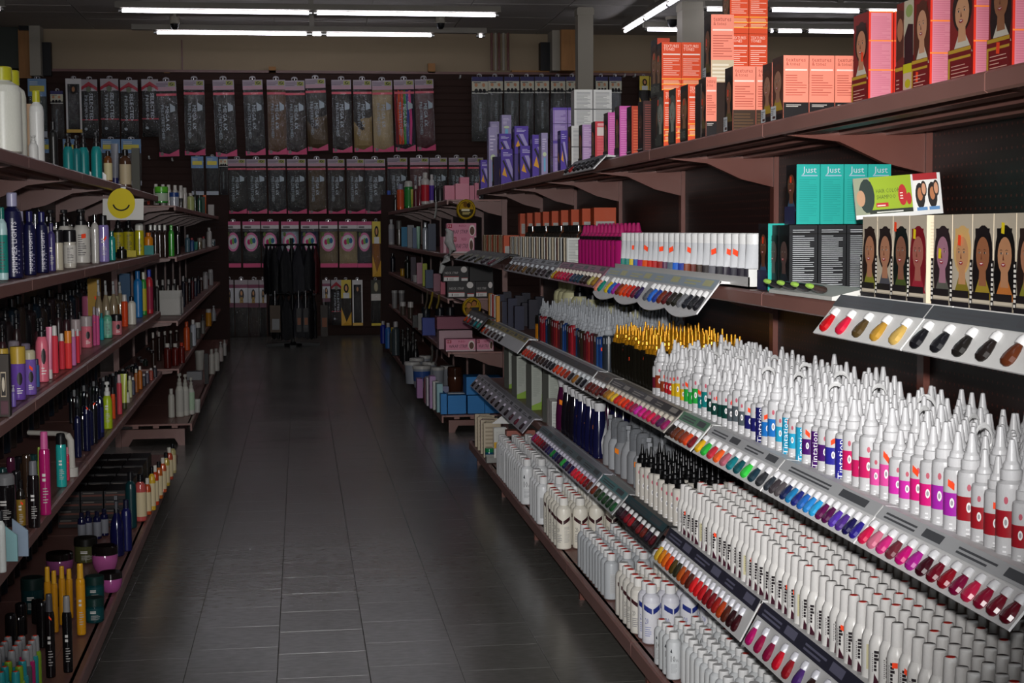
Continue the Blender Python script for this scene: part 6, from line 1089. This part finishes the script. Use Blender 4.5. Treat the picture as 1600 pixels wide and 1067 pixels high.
def pack_print(kind_):
    p = P2()
    if kind_ == 'mega':
        p.rect(0, .87, 1, 1, '#8a8088').lines(.02, .93, .6, .985, 3, '#5a4a58', 3, .4).rect(.62, .93, .95, .985, '#7a7c3c').ell(.78, .958, .1, .02, '#2c2c1c', 8).lines(0, .875, 1, .925, 3, '#a86a78', 5, .4).rect(0, .805, 1, .835, '#a8404c')
        p.text('MEGA 6X', .42, .34, .6, .66, '#8a949a', -1).text('PRE-STRETCHED', .2, .22, .34, .68, '#7c868c', -1).poly([(.66, .58), (.9, .6), (.9, .66), (.66, .7)], '#8a949a')
        p.poly([(0, 0), (1, 0), (1, .09), (.5, .03), (0, .06)], '#a8345c').ell(.14, .035, .09, .025, '#6a5a5c', 10)
    elif kind_ == 'sel':
        p.rect(0, .8, 1, 1, '#8a8486').poly([(0, .8), (.5, .9), (1, .8), (1, .86), (.5, .96), (0, .86)], '#8a2430').ell(.5, .83, .15, .05, '#5a6050').text('SELECTED', .55, .3, .75, .76, '#9aa0a6', -1).text('PREMIUM', .25, .3, .42, .72, '#8a9096', -1).rect(0, .3, 1, .32, '#8a2c38').ell(.3, .15, .1, .025, '#7c8288', 8)
    elif kind_ == 'cro':
        p.rect(0, .78, 1, 1, '#a03c64').rect(0, .84, 1, .92, '#a8a4a4').lines(.1, .86, .8, .91, 2, '#3a3034', 2, .5).rect(0, .78, 1, .84, '#19181c').ell(.48, .55, .4, .21, '#b8688c', 18).ell(.48, .55, .32, .16, '#bcb4b8', 18).ell(.36, .55, .1, .06, '#a82860').ell(.5, .57, .1, .07, '#5a8a34').ell(.64, .58, .1, .06, '#2c6c98').ell(.18, .72, .08, .05, '#5a6a3c').rect(0, -.01, 1, .08, '#b83464')
    elif kind_ == 'eun':
        p.rect(0, .93, 1, 1, '#38346a').rect(0, .78, 1, .93, '#a8a694').ell(.25, .87, .1, .03, '#a87858').ell(.72, .87, .1, .03, '#a87858').lines(.1, .9, .9, .93, 1, '#5a5a54', 2, .5)
        for cx in (.25, .5, .75): p.ell(cx, .78, .11, .035, '#141214', 10)
        p.rect(0, .735, 1, .755, '#a8a8a0').text('PRE-STRETCHED', .42, .15, .58, .6, '#6a7678', -1)
    elif kind_ == 'wig':
        p.rect(0, .92, 1, 1, '#8a8084').rect(0, .86, 1, .92, '#6a2c48').rect(0, .6, 1, .86, '#a8a8ac').ell(.5, .74, .2, .1, '#2c1a14').ell(.5, .77, .08, .04, '#a87850').poly([(.35, .6), (.65, .6), (.6, .7), (.4, .7)], '#8a6c30').rect(0, .52, 1, .6, '#5a2c40')
    elif kind_ == 'yel':
        p.rect(0, .6, 1, 1, '#b8a038').ell(.5, .82, .25, .1, '#1c1412').ell(.5, .82, .12, .06, '#a87850').rect(.2, .6, .8, .72, '#b4b4b0').poly([(0, 0), (1, 0), (1, .3), (.5, .08), (0, .4)], '#b88a30')
    elif kind_ == 'wht':
        p.rect(0, .0, .12, 1, '#a8a6a4').rect(.88, 0, 1, 1, '#a8a6a4').rect(0, .9, 1, 1, '#a8a6a4').ell(.5, .8, .2, .09, '#1c1412').ell(.5, .8, .1, .05, '#8a6040').rect(0, 0, 1, .06, '#b49038')
    elif kind_ == 'blu':
        p.rect(0, .7, 1, 1, '#5a7a9c').rect(.1, .78, .9, .88, '#b8a840').lines(.1, .9, .9, .97, 2, '#a8b8c8', 2, .4).rect(0, 0, 1, .1, '#8a9098')
    elif kind_ == 'bw':
        p.rect(0, .55, 1, .72, '#a8a49c').rect(0, .7, 1, 1, '#3a3c30').ell(.5, .85, .2, .1, '#8a8468').rect(0, 0, 1, .05, '#b8a030')
    p.c = [tuple(min(.8, q*1.75) for q in c_[:3])+(1.0,) if c_[0] > .05 else c_ for c_ in p.c]      # ink colours brightened to make up for weak light on the back wall
    return p.mesh(kind_+'_pack_print', lambda u, v, l: (u-.5, -.56-.006*l-.35*max(0, min(1, 4*u*(1-u)))*max(0, min(1, 5*v*(1-v))), v), PRINT)
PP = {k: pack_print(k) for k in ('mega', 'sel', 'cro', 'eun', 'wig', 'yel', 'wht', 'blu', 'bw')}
YW = 22.2
def pack(px0, px1, py0, py1, kd, hair, label, lean=0.0, group=None, streaks=None, lower=None):
    a, c = on_y(px0, py1, YW-.05), on_y(px1, py0, YW-.05); w_, h = (c.x-a.x)*.93, c.z-a.z
    o = obj('hair_pack', HB, None, hair, ((a.x+c.x)/2+RNG.uniform(-.01, .01), YW-.075-RNG.uniform(0, .03), a.z), (0, -lean, RNG.uniform(-.06, .06)), (w_, .1, h)); tag(o, label, 'hair pack', group)
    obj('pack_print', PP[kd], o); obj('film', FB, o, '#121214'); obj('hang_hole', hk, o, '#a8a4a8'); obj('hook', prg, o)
    if lower: obj('lower_hair', mesh('lower_hair', [(x*1.01, y*1.0-.1*(1-z_), z_*.55) for x, y, z_ in pl.v[:len(pl.v)//2]], [f for f in pl.f if max(f) < len(pl.v)//2], HAIR, True), o, lower)
    for i, s_ in enumerate(streaks or ()): n_ = len(streaks); obj('hair_streak', G().tube([((i+.5)/n_-.5+.03*math.sin(k*1.3+i), -.52, .1+k*.15) for k in range(6)], .45/n_, 6).make('hair_streak', HAIR, True), o, s_)
    return o
U = 'in the upper back row'
BK, BR = '#101113', '#4a3018'
rows = [(250, 281, 128, 245, 'mega', BK, 'black mega hair pack, first right of the smaller selected packs', .03), (288, 320, 126, 243, 'mega', BK, 'black mega hair pack beside a wide gap, second of the big ones', .0), (337, 370, 126, 245, 'mega', BK, 'leaning black mega hair pack between two gaps', .03), (384, 415, 126, 243, 'mega', '#1a1e22', 'blue black mega hair pack just left of the golden brown one', .03), (418, 447, 126, 242, 'mega', '#5a3c1c', 'golden brown mega hair pack '+U, .01), (448, 479, 127, 242, 'mega', '#2c2220', 'dark brown mega hair pack right of the golden brown one', .02), (480, 512, 124, 236, 'mega', '#2a2624', 'black to tan mega hair pack hanging highest of its row', .03), (520, 551, 126, 239, 'mega', '#1c1918', 'black mega hair pack left of the ombre blonde one', .01), (552, 581, 126, 238, 'mega', '#2a2624', 'ombre mega hair pack fading from black to blonde '+U, .01), (583, 615, 127, 238, 'mega', '#a89468', 'all blonde mega hair pack '+U, .02), (618, 650, 126, 237, 'mega', '#2a1c28', 'rainbow hair pack with orange green and pink strands', .02), (651, 681, 125, 236, 'mega', '#4a141c', 'wine red mega hair pack at the end of the big ones', .03)]
for r in rows: pack(r[0], r[1], r[2], r[3], r[4], r[5], r[6], r[7], None, ('#8a1c28', '#e0501c', '#d8481c', '#2c8a30', '#2c3a90', '#d8488c', '#1c1a30') if 'rainbow' in r[6] else None, {'ombre mega': '#9a8458', 'black to tan': '#5a4a34'}.get(r[6][:10] if r[6][0] == 'o' else r[6][:12]))
for i, (a, c, y0_, y1_, kd) in enumerate(((104, 128, 124, 208, 'wht'), (129, 155, 125, 216, 'sel'), (158, 186, 124, 215, 'sel'), (189, 216, 126, 216, 'sel'), (222, 248, 125, 214, 'sel'))): pack(a, c, y0_, y1_, kd, BK, ('plain grey black hair pack left of the selected packs', 'first selected hair pack from the left, washed by glare', 'second selected hair pack from the left', 'third selected hair pack from the left', 'fourth selected hair pack, next to the big mega packs')[i])
pack(46, 74, 124, 215, 'blu', '#1c3030', 'hair pack with a teal and yellow header behind the white bottles'); pack(81, 100, 143, 218, 'eun', '#24201e', 'narrow dark hair pack left of the plain grey black one')
for i, (a, c) in enumerate(((100, 118), (160, 190), (191, 222), (70, 80))): pack(a, c, 218, 290, 'blu', '#3a3430', ('blue headed hair pack behind the first teal pump bottle', 'blue headed hair pack behind the amber bottles', 'blue headed hair pack with the yellow strip by the shelf end', 'blue headed hair pack behind the white conditioner')[i])
for i, (a, c) in enumerate(((299, 318), (322, 341), (343, 356))): pack(a, c, 245, 305, 'blu' if i < 2 else 'eun', BK, ('small pale blue hair pack, left of two above the far left unit', 'small pale blue hair pack, right of two above the far left unit', 'small dark hair pack squeezed left of the second row')[i])
xs = [357, 387, 420, 450, 482, 512, 541, 571, 606, 640, 672, 702, 730, 757]
cs = [BK, '#1a1d20', '#1a1e22', BK, '#4a3a20', '#2a2420', '#2c2420', '#242426', '#202022', '#4a1c20', BK, BK, '#26262a']
nm = ['first black pack of the second row', 'second black pack of the second row', 'blue black pack of the second row', 'black pack left of the olive brown one, second row', 'olive brown pack of the second row', 'dark brown pack right of the olive brown one', 'brown black pack fourth from the olive brown end', 'grey black pack over the blonde crochet packs', 'grey black pack above the blue can', 'wine red pack behind the spray cans, second row', 'black pack behind the red labelled bottle', 'black pack above the pink cartons', 'last grey black pack beside the lavender cartons']
for i in range(13): pack(xs[i], xs[i+1]-2, 249 if i < 8 else 247, 334, 'mega', cs[i], nm[i], .01)
cr = [(354, 377, BK, 'leftmost pink crochet pack by the end panel'), (379, 407, BK, 'second pink crochet pack from the end panel'), (409, 437, BK, 'third pink crochet pack, partly behind the spinner'), (439, 467, '#a8b8c0', 'pink crochet pack with pastel curls above the spinner'), (469, 497, '#1c2a4a', 'pink crochet pack with rainbow ends right above the spinner'), (499, 528, '#8a7a58', 'pink crochet pack fading to blonde right of the spinner'), (529, 558, '#a8976c', 'pink crochet pack all in pale blonde'), (559, 582, '#4a4c50', 'pink crochet pack in silver grey by the far right unit')]
for a, c, h_, lb in cr: pack(a, c, 346, 417, 'cro', h_, lb)
pack(581, 594, 346, 432, 'yel', '#a86c2c', 'orange hair pack half hidden behind the far right end panel')
bt = [(353, 366, 'wig', BK, 'first wig pack in the bottom row by the left end panel'), (368, 388, 'wig', '#221c1a', 'second wig pack in the bottom row, showing a blonde figure'), (389, 405, 'wig', '#2a1c1c', 'third wig pack in the bottom row'), (406, 416, 'wig', BK, 'fourth wig pack in the bottom row, beside the spinner'), (503, 515, 'wig', BK, 'wig pack in the bottom row right of the spinner'), (516, 532, 'sel', '#1c1a1a', 'black pack with glaring film in the bottom row'), (533, 549, 'yel', '#2a2420', 'yellow pack in the bottom row'), (551, 567, 'wht', '#1c1a1a', 'white framed pack in the bottom row'), (579, 594, 'bw', '#1c1a1a', 'black and white pack in the bottom row by the right unit')]
for a, c, kd, h_, lb in bt: pack(a, c, 437, 526 if c < 500 else 508, kd, h_, lb)
er = [735, 762, 787, 812, 835, 859, 883, 905]
for i in range(7): pack(er[i], er[i+1]-1, 121, 217 if i else 221, 'eun', '#2c302f', ('%s violet topped hair pack, counted from the left of the column' % ('first', 'second', 'third', 'fourth', 'fifth', 'sixth', 'seventh')[i]))
pack(928, 948, 121, 216, 'eun', '#6a6c6c', 'silver violet topped hair pack just right of the column'); pack(949, 969, 121, 216, 'eun', '#74767a', 'palest violet topped hair pack right of the column')
pack(996, 1012, 120, 175, 'yel', '#1c1a18', 'small pale yellow braid pack by the orange cartons'); pack(1012, 1028, 121, 175, 'yel', '#1c1a18', 'second pale yellow braid pack, mostly hidden by orange cartons')
for i, (px, py) in enumerate(((718, 122), (974, 120), (990, 120), (234, 248), (270, 251), (328, 250), (480, 437), (400, 437))): a = on_y(px, py, YW); tag(obj('peg_hook', G().tube([(0, .03, 0), (0, -.1, 0), (0, -.12, .03)], .012, 6).make('bare_hook', WHITEM), None, None, a), 'bare white peg hook on the slatwall', 'hook', 'bare peg hooks')

# ------------------------------------------------------------------ spinner rack of black hair pieces
bpos = on_z(458, 541, 0.0); rt = obj('spinner_rack', None, None, None, (bpos.x, bpos.y+.1, 0)); tag(rt, 'black spinner rack in the aisle before the pink crochet packs', 'rack')
bg = G().lathe([(0, 0), (.12, 0), (.12, .03), (0, .04)], 16)
for k in range(4): bg.prism([(.04, 0), (.34, 0), (.34, .03), (.04, .05)], -.035, .035, 1) if k == 0 else bg.prism([(-.34, 0), (0, 0), (0, .05), (-.34, .03)], -.035, .035, 1) if k == 1 else bg.prism([(.04, 0), (.34, 0), (.34, .03), (.04, .05)], -.035, .035, 0) if k == 2 else bg.prism([(-.34, 0), (0, 0), (0, .05), (-.34, .03)], -.035, .035, 0)
obj('base', bg.make('spinner_base', BLACK), rt); obj('pole', G().lathe([(0, 0), (.02, 0), (.02, 1.38), (0, 1.38)], 10).make('spinner_pole', BLACK, True), rt)
for zz_ in (1.3, .67):
    gg = G(); gg.tube([(.24*math.cos(a_*.2618), .24*math.sin(a_*.2618), zz_) for a_ in range(25)], .008, 6)
    for k in range(4): gg.tube([(0, 0, zz_), (.24*math.cos(k*1.5708), .24*math.sin(k*1.5708), zz_)], .008, 6)
    obj('ring', gg.make('spinner_ring', BLACK, True), rt)
drape = G(); dv = []; n_ = 12
for k in range(9):
    t_ = k/8; r_ = .08+.42*min(1, t_*3)-.05*t_
    dv += [(r_*math.cos(6.2832*i/n_)*(1+.12*((i % 3)-1)), .45*r_*math.sin(6.2832*i/n_), -t_-.05*(i % 2)*t_) for i in range(n_)]
drape.add(dv, [(k*n_+i, k*n_+(i+1) % n_, (k+1)*n_+(i+1) % n_, (k+1)*n_+i) for k in range(8) for i in range(n_)]+[tuple(range(8*n_, 9*n_))]); drape = drape.make('hair_drape', HAIR, True, 1.5); clip = G().box(-.16, -.1, 0, .16, .1, .05).make('drape_clip', METAL)
for tier, (zz_, ln_, n2) in enumerate(((1.29, .6, 13), (.66, .54, 11))):
    for i in range(n2):
        an = -math.pi/2+(i+.5)*2*math.pi/n2; lr = '#121318' if (i*5) % 7 else '#1c1c24'
        if tier == 0 and i == 2: lr = '#4a1014'
        o = obj('hair_piece', drape, None, lr, (rt.location.x+(.33-.05*tier)*math.cos(an), rt.location.y+(.33-.05*tier)*math.sin(an), zz_-.01), an+math.pi/2, (.175, .16, ln_-RNG.uniform(0, .06))); tag(o, 'dark red hair piece hanging on the upper ring of the spinner' if lr == '#4a1014' else 'long black hair piece hanging on the %s ring of the spinner' % ('upper', 'lower')[tier], 'hair piece', None if lr == '#4a1014' else 'black hair pieces on the spinner'); obj('clip', clip, o, '#3a3c40')
for i, (px, w_, h_, zb_, c, lb) in enumerate(((430, .13, .34, .2, '#4a3826', 'brown cardboard backed pack with a white label, low on the spinner'), (467, .06, .3, .2, '#1c1a1c', 'slim pouch with an orange stripe, left one on the spinner'), (478, .06, .3, .2, '#1c1a1c', 'slim pouch with an orange stripe, right one on the spinner'), (507, .09, .4, .12, '#2c2218', 'brown striped pack at the right of the spinner'))):
    a = on_y(px, 500, bpos.y-.28); o = obj('hanging_pack', G().box(-w_/2, -.012, 0, w_/2, .012, h_).make('hanging_pack', CARD), None, c, (a.x, bpos.y-.28+(.3 if i == 3 else 0), zb_)); tag(o, lb, 'pack')
    obj('pack_label', G().box(-w_*.3, -.016, h_*(.1 if i == 0 else .3), w_*.4, -.012, h_*(.5 if i == 0 else .6)).make('pack_label', CARD), o, '#8a8c8c' if i == 0 else '#8a5030')
    obj('hanger', G().tube([(0, 0, h_), (0, .03, max(h_+.02, .72-zb_))], .004, 5).make('pack_hanger', CHROME), o)
